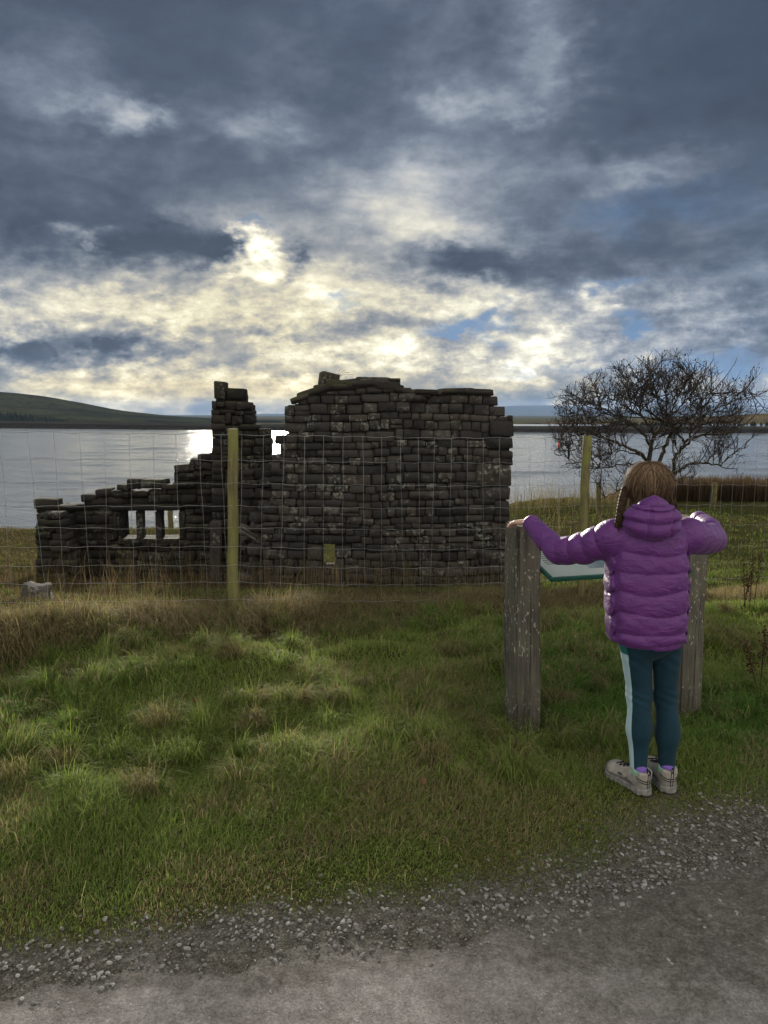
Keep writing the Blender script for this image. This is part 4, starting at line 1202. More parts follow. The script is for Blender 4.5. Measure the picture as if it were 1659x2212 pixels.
        return smax(d, .016 - Z, 0.004)
    def sole(X, Y, Z):
        t_ = np.clip((Y - .028) / .15, 0, 1)
        r = .0375 + .010 * t_ - 0.006 * np.sin(t_ * math.pi)
        d = np.sqrt(X ** 2 + (Y - (.028 + .15 * t_)) ** 2) - r
        spring = 0.010 * np.clip((Y - .16) / .07, 0, 1) ** 2
        lug = 0.0022 * (np.sin(Y * 330) > 0.2) * (Z < 0.012)
        side_lug = 0.0016 * np.sin(Y * 260)
        return smax(d + side_lug * (Z < 0.014), np.abs(Z - .014 - spring) - .014 + lug, 0.004)
    VU, QU = grow(upper, (-.06, -.02, 0.0), (.06, .25, .13), 0.0030)
    VS, QS = grow(sole, (-.06, -.02, -.01), (.06, .25, .05), 0.0030)
    z_, y_, x_ = VU[:, 2], VU[:, 1], VU[:, 0]
    tint = np.tile(np.array([.36, .33, .31]), (len(VU), 1))
    rub = (y_ > .185 + .25 * (z_ - .02)) | (z_ < .040) & (y_ > .03); tint[rub] = (.20, .19, .185)
    tint[(z_ < .055) & (y_ <= .05)] = (.27, .26, .25)
    mint = (z_ > .078) & (y_ > .018) & (y_ < .062) & (np.abs(x_) > .018); tint[mint] = (.26, .44, .35)
    inn = (z_ > .07) & (np.hypot(x_, y_ - .036) < .0285); tint[inn] = (.02, .016, .03)
    me_u = np_mesh('upper', VU, QU, colors=tint); me_u.materials.append(m_up)
    me_s = np_mesh('sole', VS, QS); me_s.materials.append(m_sole)
    T = Soup()
    for k in range(4):                                                # crossed laces
        y0 = .075 + k * .021; y1 = y0 + .020
        for s in (-1, 1):
            xs = np.linspace(-1, 1, 9); yy = y0 + (y1 - y0) * (xs * s + 1) / 2
            zz = np.array([max([z for z in np.arange(.03, .13, .001) if upper(np.array([.020 * x]), np.array([y]), np.array([z]))[0] < 0] + [.03]) for x, y in zip(xs, yy)]) + .002
            T.add(*tube(np.stack([.020 * xs, yy, zz], -1), .0022, 5))
    me_lace = T.mesh('laces'); me_lace.materials.append(m_dark)
    def wrap(ang0, ang1, zf, n=22, r0=.0020):
        pts = []
        for a in np.linspace(ang0, ang1, n):
            for rr in np.arange(.085, .015, -.0006):
                X, Y = rr * math.sin(a), .035 - rr * math.cos(a); Z = zf(a)
                if upper(np.array([X]), np.array([Y]), np.array([Z]))[0] < 0: pts.append((X, Y, Z)); break
        return tube(np.array(pts), r0, 5)
    T = Soup()
    T.add(*wrap(-1.35, 1.35, lambda a: .050 + .010 * abs(a) ** 2)); T.add(*wrap(-1.35, 1.35, lambda a: .060 + .010 * abs(a) ** 2))
    for sx in (-.005, .005):
        zz = np.linspace(.030, .100, 14)
        yy = [next((y for y in np.arange(-.02, .05, .0006) if upper(np.array([sx]), np.array([y]), np.array([min(z, .095)]))[0] < 0), -.004) for z in zz]
        T.add(*tube(np.stack([np.full(14, sx), np.array(yy), zz], -1), .0018, 5))
    lp = np.linspace(0, np.pi, 9); T.add(*tube(np.stack([0 * lp, -.004 - .010 * np.sin(lp), .098 + .010 * np.cos(lp) * -1], -1), .0030, 6))
    for k in range(2):                                                # two slanting bars on the flank
        for sx in (-1, 1):
            T.add(*tube(np.array([[sx * .0375, .078 + k * .008, .042], [sx * .034, .072 + k * .008, .066]]), .0016, 5))
    me_trim = T.mesh('trim'); me_trim.materials.append(m_dark)
    a = np.linspace(0, 2 * np.pi, 15)
    E_ = Soup(); E_.add(*tube(np.stack([-.0375 - 0 * a, .118 + .010 * np.cos(a), .050 + .0045 * np.sin(a)], -1), .0010, 4)); E_.add(*tube(np.array([[-.0378, .110, .050], [-.0378, .126, .050]]), .0008, 4))
    me_emb = E_.mesh('emblem'); me_emb.materials.append(m_dark)
    for (hx, hy, tx, ty, leg) in ((1.072, 2.965, .968, 3.178, LEG_L), (1.176, 2.985, 1.142, 3.215, LEG_R)):
        sh = empty('shoe', Vector((hx, hy, land1(hx, hy) + 0.004)) - base, math.atan2(-(tx - hx), ty - hy)); sh.parent = per
        for nm, me in (('upper', me_u), ('sole', me_s), ('laces', me_lace), ('trim', me_trim), ('emblem', me_emb)):
            o = bpy.data.objects.new(nm, me); col.objects.link(o); o.parent = sh
            if nm in ('laces', 'trim', 'emblem'): o['kind'] = 'stuff'
        ax = np.array([hx, hy]) + (np.array([tx, ty]) - np.array([hx, hy])) * 0.15
        p0 = np.array([ax[0], ax[1], .075]); p1 = np.array(leg[3]) + np.array([0, 0, .03])
        V, F = tube(np.array([p0 * (1 - t) + p1 * t for t in np.linspace(0, 1, 6)]), [.0275, .0275, .0275, .028, .0285, .029], 16)
        part('sock', V, F, m_s)
    # hair: crown mass, combed strands, two plaits
    m_h, t, b = principled('hair_brown', 0.65, 0.12)
    ta = t.nodes.new('ShaderNodeAttribute'); ta.attribute_name = 'tint'
    t.links.new(ta.outputs['Color'], b.inputs['Base Color'])
    tr = t.nodes.new('ShaderNodeBsdfTranslucent'); t.links.new(ta.outputs['Color'], tr.inputs[0])
    ms = t.nodes.new('ShaderNodeMixShader'); ms.inputs[0].default_value = 0.35
    t.links.new(b.outputs[0], ms.inputs[1]); t.links.new(tr.outputs[0], ms.inputs[2]); t.links.new(ms.outputs[0], t.nodes['Material Output'].inputs[0])
    h = HEAD
    def hair_sdf(X, Y, Z):
        d = ball(X, Y, Z, (h.x, h.y - .004, h.z + .012), (.078, .089, .089))
        d = smin(d, ball(X, Y, Z, (h.x + .002, h.y - .035, h.z - .06), (.074, .060, .075)), 0.03)
        return smax(d, -ball(X, Y, Z, (h.x, h.y + .09, h.z - .055), (.072, .075, .085)), 0.015)
    V, Q = grow(hair_sdf, (h.x - .13, h.y - .14, h.z - .17), (h.x + .13, h.y + .13, h.z + .14), 0.006)
    hr = part('hair', V, Q, m_h, colors=np.tile(np.array([.050, .030, .020]), (len(V), 1)))
    r = np.random.default_rng(5); SV, SF, SC, n0 = [], [], [], 0
    N = 6000; seg = 9
    for k in range(N):
        sgn = -1 if r.random() < 0.5 else 1
        y0 = r.uniform(-.085, .085); st = np.array([r.normal(0, .012), y0, .095])
        root = np.array([sgn * r.uniform(.052, .074), r.uniform(-.075, .01), r.uniform(-.125, -.07)])
        bow = np.array([sgn * r.uniform(.07, .10), y0 * 1.1 - .02, r.uniform(0.0, .06)])
        if r.random() < 0.42:                                           # combed down the back of the head
            st = np.array([r.normal(0, .03), r.uniform(-.09, -.01), .10]); root = np.array([r.uniform(-.082, .082), -.085, r.uniform(-.15, -.09)])
            bow = np.array([root[0] * 1.15 + r.normal(0, .012), -.13, r.uniform(0.0, .06)])
        t_ = np.linspace(0, 1, seg)[:, None]
        P = st * (1 - t_) ** 2 + 2 * bow * t_ * (1 - t_) + root * t_ ** 2
        # push out to the hair surface
        c = np.array([h.x, h.y - .004, h.z + .012]); rad = np.array([.0795, .0905, .0905])
        q = P / rad; ln = np.linalg.norm(q, axis=1)[:, None]
        fly = (r.random() < 0.22) * r.uniform(.004, .026)
        out = P / ln * (1 + r.uniform(.0, .025)) + P / (ln * .1) * fly * np.sin(t_ * 3.0) * 1.0
        P = np.where(t_ < 0.72, out, out * (1 - (t_ - .72) / .28) + P * ((t_ - .72) / .28)) + c
        P += np.cumsum(r.normal(0, .0006, P.shape), 0)
        tdir = np.gradient(P, axis=0); sd = np.cross(tdir, P - c); sd /= np.linalg.norm(sd, axis=1)[:, None] + 1e-9
        wd = r.uniform(.0008, .0016) * (1 - 0.5 * t_)
        SV.append(np.stack([P - sd * wd, P + sd * wd], 1).reshape(-1, 3))
        i = np.arange(seg - 1)[:, None] * 2 + n0; SF.append(np.concatenate([i, i + 1, i + 3, i + 2], 1)); n0 += seg * 2
        tone = r.uniform(0, 1) ** 1.6; cc = np.array([.045, .027, .018]) * (1 - tone) + np.array([.22, .148, .092]) * tone
        crown_light = np.repeat(2.2 - 1.6 * t_, 2, 0); SC.append(cc[None] * crown_light)                  # sunlight on the crown painted into the strand colour, darker lengths
    part('strands', np.vstack(SV), np.concatenate(SF), m_h, hr, colors=np.vstack(SC))
    for sx, pts_ in ((-1, [(1352, 1056, 3.06), (1345, 1080, 3.03), (1341, 1100, 3.0), (1337, 1125, 2.985), (1334, 1140, 2.99)]), (1, [(1444, 1062, 3.06), (1452, 1085, 3.04), (1457, 1100, 3.03), (1461, 1118, 3.04), (1462, 1130, 3.05)])):
        ctrl = np.array([at(*q) for q in pts_]); tt = np.linspace(0, 1, 60)
        C = np.stack([np.interp(tt, np.linspace(0, 1, len(ctrl)), ctrl[:, k]) for k in range(3)], -1)
        for _ in range(6): C[1:-1] = (C[:-2] + 2 * C[1:-1] + C[2:]) / 4
        S = Soup(); cols = []
        for s in range(3):                                              # three interlaced strands
            ph = tt * 26 + s * 2 * np.pi / 3
            off = np.stack([.0075 * np.sin(ph), .005 * np.sin(2 * ph), 0 * ph], -1)
            V, F = tube(C + off, .0115 * (1 - .35 * tt), 7); S.add(V, F); cols.append(np.tile(np.array([[.060, .036, .023], [.075, .045, .028], [.050, .030, .020]][s]), (len(V), 1)))
        for _ in range(170):                                            # frizz standing off the plait
            k = r.integers(2, 56); p0 = C[k] + r.normal(0, .006, 3); d0 = r.normal(0, 1, 3); d0 /= np.linalg.norm(d0)
            P = np.array([p0 + d0 * .009 * u_ + np.array([0, 0, -.016]) * u_ ** 2 for u_ in np.linspace(0.4, 1.9, 5)])
            V, F = tube(P, .0007, 3, cap=False); S.add(V, F); cols.append(np.tile(np.array([.085, .055, .034]), (len(V), 1)))
        part('plait', np.vstack(S.V), [np.concatenate(S.F[q]) for q in (4, 3)], m_h, hr, colors=np.vstack(cols))
build_person()

# ------------------------------------------------------------------ the bare alder on the bank
def build_tree():
    m_b, t, b = principled('alder_bark', 0.9, 0.2)
    p = gpos(t); n = noise(t, vscale(t, p, (6, 6, 2.5)), 2.0, 4, 0.6)
    c = ramp(t, n, [(0.3, (.022, .018, .014)), (0.7, (.075, .062, .045))])
    nz = split(t, t.nodes.new('ShaderNodeNewGeometry').outputs['Normal'])[2]
    c = mix(t, nz.step(0.1, 0.8) * noise(t, p, 2.2, 3).step(0.4, 0.6) * 0.6, c, (.075, .075, .022))
    t.links.new(c, b.inputs['Base Color']); bump(t, b, n, 0.8, 0.03)
    m_t, t, b = principled('alder_twig', 0.85, 0.2); b.inputs['Base Color'].default_value = (.036, .027, .025, 1)
    m_c, t, b = principled('alder_catkin', 0.9, 0.1); b.inputs['Base Color'].default_value = (.026, .018, .016, 1)
    Y0 = 16.6
    limbs = [  # skeleton of the limbs: positions on the crown as seen from the track, girth, sideways depth drift
        ([(925, 1440), (905, 1300), (890, 1150), (868, 1000), (850, 880), (868, 780), (890, 700), (925, 650), (985, 590), (1000, 560)], 44, 16, -.1),
        ([(850, 880), (790, 812), (700, 775), (620, 742), (540, 715), (470, 690), (400, 682), (300, 648), (220, 600)], 24, 4, -.6),
        ([(868, 780), (830, 700), (760, 640), (700, 590), (620, 560), (520, 500), (430, 470), (330, 420), (250, 385)], 20, 4, .5),
        ([(890, 700), (850, 620), (800, 560), (790, 500), (740, 430), (700, 350), (690, 230)], 17, 3, -.8),
        ([(925, 1440), (925, 1200), (912, 1000), (920, 880), (960, 780), (1000, 690), (1010, 640), (970, 570), (980, 480), (960, 380), (930, 250), (946, 130)], 38, 3, .2),
        ([(1000, 690), (1060, 640), (1110, 600), (1170, 560), (1200, 480), (1250, 430), (1330, 350), (1400, 270), (1452, 170)], 18, 3, .5),
        ([(970, 570), (920, 500), (900, 400), (860, 300), (845, 180)], 14, 3, -.5),
        ([(925, 1440), (965, 1250), (985, 1080), (1000, 1000), (1020, 940), (1025, 850), (1080, 790), (1092, 745), (1060, 690), (1010, 662)], 34, 12, .1),
        ([(1090, 750), (1150, 712), (1250, 692), (1380, 690), (1450, 660), (1530, 600), (1600, 540), (1655, 470)], 20, 3, .3),
        ([(1080, 790), (1140, 740), (1130, 650), (1180, 580), (1300, 530), (1400, 480), (1470, 400), (1550, 415)], 16, 3, -.5),
        ([(1010, 960), (1080, 920), (1150, 882), (1250, 888), (1330, 900), (1400, 852), (1460, 790), (1530, 768)], 18, 3, -.4),
        ([(845, 885), (760, 892), (640, 905), (550, 920), (470, 910), (380, 880), (300, 850), (235, 805)], 13, 3, -.3),
        ([(832, 850), (740, 812), (650, 800), (560, 830), (470, 850), (380, 870)], 12, 3, .6),
        ([(885, 1150), (780, 1080), (700, 1050), (640, 1072), (580, 1110), (525, 1132)], 14, 3, -.4),
        ([(1000, 560), (1030, 480), (1060, 400), (1100, 320), (1120, 215)], 12, 3, .6),
        ([(1000, 560), (1080, 500), (1150, 420), (1170, 320), (1165, 215)], 12, 3, -.4),
        ([(980, 480), (900, 430), (840, 420), (760, 350), (640, 290)], 10, 3, .7),
        ([(1010, 640), (940, 600), (860, 590), (770, 560), (690, 500), (600, 440), (480, 400), (400, 345)], 13, 3, .9),
        ([(1110, 600), (1160, 640), (1260, 620), (1360, 590), (1450, 540), (1520, 500)], 11, 3, .9),
        ([(900, 1100), (960, 1010), (1040, 1000), (1090, 1040), (1120, 1020)], 9, 3, .5),
        ([(700, 590), (640, 620), (560, 610), (460, 580), (370, 560), (280, 545), (215, 560)], 10, 3, -.2),
        ([(540, 715), (470, 760), (400, 770), (310, 745), (250, 720)], 9, 3, .4)]
    r = np.random.default_rng(21)
    base = at(1128.1 + .32 * 925, 1172, Y0); base.z = land1(base.x, Y0) - 0.15
    tree = empty('alder_tree', base); tag(tree, 'low spreading bare alder tree between the fence and the water', 'tree')
    B = np.array(base); S, TW, CN = Soup(), Soup(), Soup()
    k_r = Y0 / FOC * .32 * 0.5
    octa_v = np.array([(1, 0, 0), (-1, 0, 0), (0, 1, 0), (0, -1, 0), (0, 0, 1.4), (0, 0, -1.4)], float)
    octa_f = np.array([(0, 2, 4), (2, 1, 4), (1, 3, 4), (3, 0, 4), (2, 0, 5), (1, 2, 5), (3, 1, 5), (0, 3, 5)])
    def wander(p, d, L, n, gn, up):
        P = [p]; st = L / n
        for i in range(n):
            d = d + r.normal(0, gn, 3) + np.array([0, 0, up]); d /= np.linalg.norm(d)
            p = p + d * st; P.append(p)
        return np.array(P), d
    def branch(P, lv, r0):
        n = len(P); L = np.linalg.norm(np.diff(P, axis=0), axis=1).sum()
        cnt = {1: int(L * 8.5), 2: int(2 + L * 9), 3: int(1 + L * 10)}[lv]
        for _ in range(cnt):
            u = r.uniform(0.18 if lv > 1 else 0.06, 1.0) * (n - 1); i = min(int(u), n - 2)
            p = P[i] + (P[i + 1] - P[i]) * (u - i); tg = P[i + 1] - P[i]; tg /= np.linalg.norm(tg) + 1e-9
            pr = r.normal(0, 1, 3); pr -= tg * (pr @ tg); pr /= np.linalg.norm(pr)
            d = tg * r.uniform(.35, .9) + pr * r.uniform(.6, 1.1) + np.array([0, 0, .30]); d /= np.linalg.norm(d)
            ln = {1: r.uniform(.34, .85), 2: r.uniform(.20, .46), 3: r.uniform(.10, .26)}[lv] * (1.15 - .35 * u / n)
            Q, e = wander(p, d, ln, {1: 7, 2: 5, 3: 3}[lv], {1: .17, 2: .13, 3: .10}[lv], .06)
            if not inside(env, np.array([Q[-1][0]]), np.array([Q[-1][2]]))[0]:
                if r.random() < .93: continue
            ra = {1: .014, 2: .0072, 3: .0046}[lv]
            TW.add(*tube(Q, np.linspace(ra, ra * .5, len(Q)), 3, cap=False))
            if lv < 3: branch(Q, lv + 1, ra)
            elif r.random() < .12:
                s = r.uniform(.010, .020); CN.add(octa_v * s + Q[-1] + r.normal(0, .01, 3), octa_f)
    # outline of the wind-clipped crown in its own plane
    env = [at(px, py, Y0) for px, py in ((1186, 912), (1196, 848), (1222, 832), (1300, 796), (1345, 772), (1400, 766), (1430, 752), (1470, 780), (1500, 770), (1560, 786), (1596, 755), (1606, 800), (1650, 850), (1672, 890), (1662, 935), (1626, 965), (1600, 1012), (1500, 1034), (1440, 1064), (1400, 1130), (1340, 1080), (1290, 1084), (1212, 1004), (1190, 960))]
    env = [(v.x, v.z) for v in env]
    for pts, g0, g1, drift in limbs:
        P = np.array([at(1128.1 + .32 * x, 716.7 + .32 * y, Y0) for x, y in pts])
        n = len(P); u = np.linspace(0, 1, n)
        P[:, 1] += drift * 1.6 * u + r.normal(0, .10, n) * u
        sc = P[:, 1] / Y0; P[:, 0] *= sc; P[:, 2] = EYE + (P[:, 2] - EYE) * sc
        if pts[0][1] > 1400: P[0, 2] = base.z
        # finer, crooked course
        m = n * 4; uu = np.linspace(0, n - 1, m); C = np.stack([np.interp(uu, np.arange(n), P[:, k]) for k in range(3)], -1)
        for _ in range(2): C[1:-1] = (C[:-2] + 2 * C[1:-1] + C[2:]) / 4
        C[2:-1] += r.normal(0, .014, C[2:-1].shape)
        rad = np.linspace(g0, g1, m) * k_r
        V, F = tube(C, rad, 7); S.add(V, F)
        k0 = int(m * .42) if pts[0][1] > 1400 else m // 6
        branch(C[k0::2], 1, .02)
    link('trunk', np_mesh('trunk', np.vstack(S.V) - B, [np.concatenate(S.F[4]), np.concatenate(S.F[3])]), m_b, tree)
    link('crown', np_mesh('crown', np.vstack(TW.V) - B, [np.concatenate(TW.F[4])]), m_t, tree)
    link('catkins', np_mesh('catkins', np.vstack(CN.V) - B, [np.concatenate(CN.F[3])], smooth=False), m_c, tree)['kind'] = 'stuff'
build_tree()

def build_small():
    # buoy
    m_r, t, b = principled('buoy_red', 0.4, 0.4); b.inputs['Base Color'].default_value = (.75, .045, .02, 1)
    Yb = 5.5 / math.tan(R(7.24) - math.atan((1106 - 965) / FOC))
    p = at(1208, 965, Yb)
    bu = empty('buoy', (p.x, p.y, WATER_Z)); tag(bu, 'small red marker buoy floating on the water', 'buoy')
    prof = [(0.0, -0.15), (.26, -.12), (.30, .1), (.28, .35), (.20, .62), (.17, .95), (.0, 1.0)]
    a = np.linspace(0, 2 * np.pi, 14, endpoint=False)
    V = np.array([[(q * math.cos(x), q * math.sin(x), z) for x in a] for q, z in prof]).reshape(-1, 3)
    i = np.arange(len(prof) - 1)[:, None] * 14; j = np.arange(14)[None]
    Q = np.stack([i + j, i + (j + 1) % 14, i + 14 + (j + 1) % 14, i + 14 + j], -1).reshape(-1, 4)
    link('float', np_mesh('float', V, Q), m_r, bu)
    m_k, t, b = principled('buoy_ring', 0.5, 0.4); b.inputs['Base Color'].default_value = (.04, .04, .04, 1)
    th = np.linspace(0, 2 * np.pi, 11); V, F = tube(np.stack([.07 * np.cos(th), 0 * th, 1.05 + .07 * np.sin(th)], -1), .015, 6)
    link('lifting_ring', np_mesh('lifting_ring', V, F), m_k, bu)
    # pale boulder in the dead grass
    m_s = stone_material('boulder_grey', (.105, .10, .097), 0.6)
    bm = bmesh.new(); bmesh.ops.create_icosphere(bm, subdivisions=3, radius=1)
    r = random.Random(9)
    for v in bm.verts:
        q = v.co.copy(); v.co = Vector((max(-.8, min(.8, q.x)) * .21, max(-.7, min(.75, q.y)) * .17, max(-.6, min(.7, q.z)) * .19))
        v.co *= 1 + .16 * math.sin(q.x * 5 + 1) * math.sin(q.z * 6) + r.uniform(-.02, .02)
    me = bpy.data.meshes.new('boulder'); bm.to_mesh(me); bm.free()
    for f in me.polygons: f.use_smooth = True
    p = at(80, 1290, 7.4); o = link('boulder', me, m_s); o.location = (p.x, p.y, land1(p.x, p.y) + .06); o.rotation_euler = (.1, .08, .3); o.scale = (.78, .8, .8)
    tag(o, 'pale grey boulder lying in dead grass below the low wall', 'boulder')
    # dead dock stalks
    m_d, t, b = principled('dock_stalk', 0.9, 0.1); b.inputs['Base Color'].default_value = (.060, .030, .018, 1)
    rr = np.random.default_rng(3)
    for px, py, Y, h, lab in ((1646, 1470, 4.15, .42, 'dead brown dock stalk in the grass at the picture edge, the nearer one'), (1622, 1262, 6.2, .42, 'dead brown dock stalks standing behind the fence line')):
        p = at(px, py, Y); z0 = land1(p.x, Y) - .02
        e = empty('dead_dock', (p.x, Y, z0)); tag(e, lab, 'plant')
        for s in range(2 if Y < 5 else 4):
            L = h * rr.uniform(.75, 1.15); lean = rr.normal(0, .10, 2); n = 8
            u = np.linspace(0, 1, n)[:, None]
            P = np.hstack([lean * u * L + rr.normal(0, .03, 2), u * L])
            V, F = tube(P, np.linspace(.004, .002, n), 5); link('stalk', np_mesh('stalk', V, F), m_d, e)
            S = Soup()
            for k in range(120):
                f = rr.uniform(.45, 1.0); c = np.array([np.interp(f, u[:, 0], P[:, q]) for q in range(3)]) + rr.normal(0, .014, 3)
                V = np.array([(1, 0, 0), (-1, 0, 0), (0, 1, 0), (0, -1, 0), (0, 0, 1), (0, 0, -1)], float) * rr.uniform(.003, .007) + c
                S.add(V, np.array([(0, 2, 4), (2, 1, 4), (1, 3, 4), (3, 0, 4), (2, 0, 5), (1, 2, 5), (3, 1, 5), (0, 3, 5)]))
            o = link('seed_head', S.mesh('seed_head', smooth=False), m_d, e); o['kind'] = 'stuff'
    # a few fallen leaves
    m_f, t, b = principled('dead_leaf', 0.8, 0.2); b.inputs['Base Color'].default_value = (.15, .075, .036, 1)
    lv = np.array([(0, -.5, 0), (.22, -.25, .03), (.30, .05, .05), (.18, .32, .03), (0, .5, 0.02), (-.18, .32, .04), (-.30, .05, .06), (-.22, -.25, .03), (0, 0, -.02)])
    lf = np.array([(k, (k + 1) % 8, 8) for k in range(8)])
    me = np_mesh('fallen_leaf', lv, lf); me.materials.append(m_f)
    for k, (px, py, lab) in enumerate(((915, 1722, 'curled brown leaf on the turf near the track'), (1015, 1672, 'small upright brown leaf in the grass right of centre'), (420, 1547, 'brown leaf caught in the grass left of centre'))):
        b_, a_ = (1106 - py) / FOC, 0
        Y = EYE / math.tan(PITCH - math.atan(b_)); p = at(px, py, Y)
        o = bpy.data.objects.new('fallen_leaf', me); col.objects.link(o)
        o.location = (p.x, Y, land1(p.x, Y) + .05); o.scale = (.034, .042, .042); o.rotation_euler = (.5 * k + .3, .2, k * 1.3)
        tag(o, lab, 'leaf', 'fallen leaves in the grass')
    # dry twig on the head of the wall
    m_tw, t, b = principled('dry_stem', 0.9, 0.1); b.inputs['Base Color'].default_value = (.10, .08, .05, 1)
    p = at(728, 816, 11.2); e = empty('dry_weed', p); tag(e, 'wispy dry weed growing from the wall top', 'weed')
    for k in range(4):
        u = np.linspace(0, 1, 6)[:, None]; tip = np.array([.06 + .06 * k, 0.02 * k, .13 - .03 * k])
        V, F = tube(tip * u + np.array([0, 0, .03]) * np.sin(u * 3), .0025, 4); link('stem', np_mesh('stem', V, F), m_tw, e)
build_small()

# ------------------------------------------------------------------ grass, reeds, gravel
def grass_material(name, trans=0.45, gloss=0.12):
    m = bpy.data.materials.new(name); m.use_nodes = True; t = m.node_tree
    b = t.nodes['Principled BSDF']; b.inputs['Roughness'].default_value = 0.7; b.inputs['Specular IOR Level'].default_value = gloss
    a = t.nodes.new('ShaderNodeAttribute'); a.attribute_name = 'tint'
    t.links.new(a.outputs['Color'], b.inputs['Base Color'])
    tr = t.nodes.new('ShaderNodeBsdfTranslucent')
    t.links.new(mix(t, 1.0, a.outputs['Color'], (1.05, 1.10, .85), 'MULTIPLY'), tr.inputs[0])
    ms = t.nodes.new('ShaderNodeMixShader'); ms.inputs[0].default_value = trans
    t.links.new(b.outputs[0], ms.inputs[1]); t.links.new(tr.outputs[0], ms.inputs[2])
    t.links.new(ms.outputs[0], t.nodes['Material Output'].inputs[0])
    return m

def blade_mesh(name, x, y, z, L, W, phi, lean, colr, curl=0.5, g=None):
    """Curved ribbons, five vertices each."""
    g = g or np.random.default_rng(1); n = len(x)
    dx, dy = np.cos(phi), np.sin(phi)
    tw = phi + np.pi / 2 + g.normal(0, 0.7, n); wx, wy = np.cos(tw) * W, np.sin(tw) * W
    root = np.stack([x, y, z], -1)
    sl, cl = np.sin(lean), np.cos(lean)
    l2 = lean * (1 - curl)
    mid = root + np.stack([dx * np.sin(l2) * L * .55, dy * np.sin(l2) * L * .55, np.cos(l2) * L * .55], -1)
    l3 = np.minimum(lean * (1 + curl * .8), 2.3)
    tip = mid + np.stack([dx * np.sin(l3) * L * .45, dy * np.sin(l3) * L * .45, np.cos(l3) * L * .45], -1)
    w3 = np.stack([wx, wy, np.zeros(n)], -1)
    V = np.stack([root - w3, root + w3, mid - w3 * .75, mid + w3 * .75, tip], 1).reshape(-1, 3)
    k = np.arange(n)[:, None] * 5
    Q = k + np.array([[0, 1, 3, 2]]); T = k + np.array([[2, 3, 4]])
    C = np.repeat(colr, 5, 0)
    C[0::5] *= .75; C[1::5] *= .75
    return np_mesh(name, V, [Q, T], smooth=False, colors=C)

G_DEEP, G_MID, G_OLIVE = np.array([.054, .124, .026]), np.array([.110, .205, .042]), np.array([.205, .225, .058])
G_STRAW, G_BROWN, G_RUST = np.array([.34, .275, .155]), np.array([.175, .128, .080]), np.array([.135, .070, .042])
def blend(*pairs):
    tot = sum(w for w, _ in pairs); return sum((w / tot)[:, None] * c[None] for w, c in pairs)

def meadow_color(x, y, g, straw=1.0):
    n = len(x); j = g.random(n)
    a = fbm(x, y, 0.8, 3, 101); b_ = fbm(x, y, 2.1, 3, 107); c = fbm(x, y, 0.5, 2, 109)
    ws = np.clip((b_ - .53) * 6, 0, 1) * straw * .42 + .05
    wd = np.clip((c - .52) * 4, .05, 1); wo = np.clip((a - .36) * 4, .05, 1) * 1.5
    pick = g.random(n)
    col_ = blend((wd * .8, G_DEEP), (np.full(n, .8), G_MID), (wo, G_OLIVE))
    s = pick < ws
    col_[s] = blend((j[s], G_STRAW), (1 - j[s], G_BROWN * 1.3))
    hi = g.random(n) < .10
    col_[hi] = col_[hi] * .5 + np.array([.26, .28, .11]) * .5         # pale leaves
    return col_ * (0.75 + 0.8 * g.random(n))[:, None]

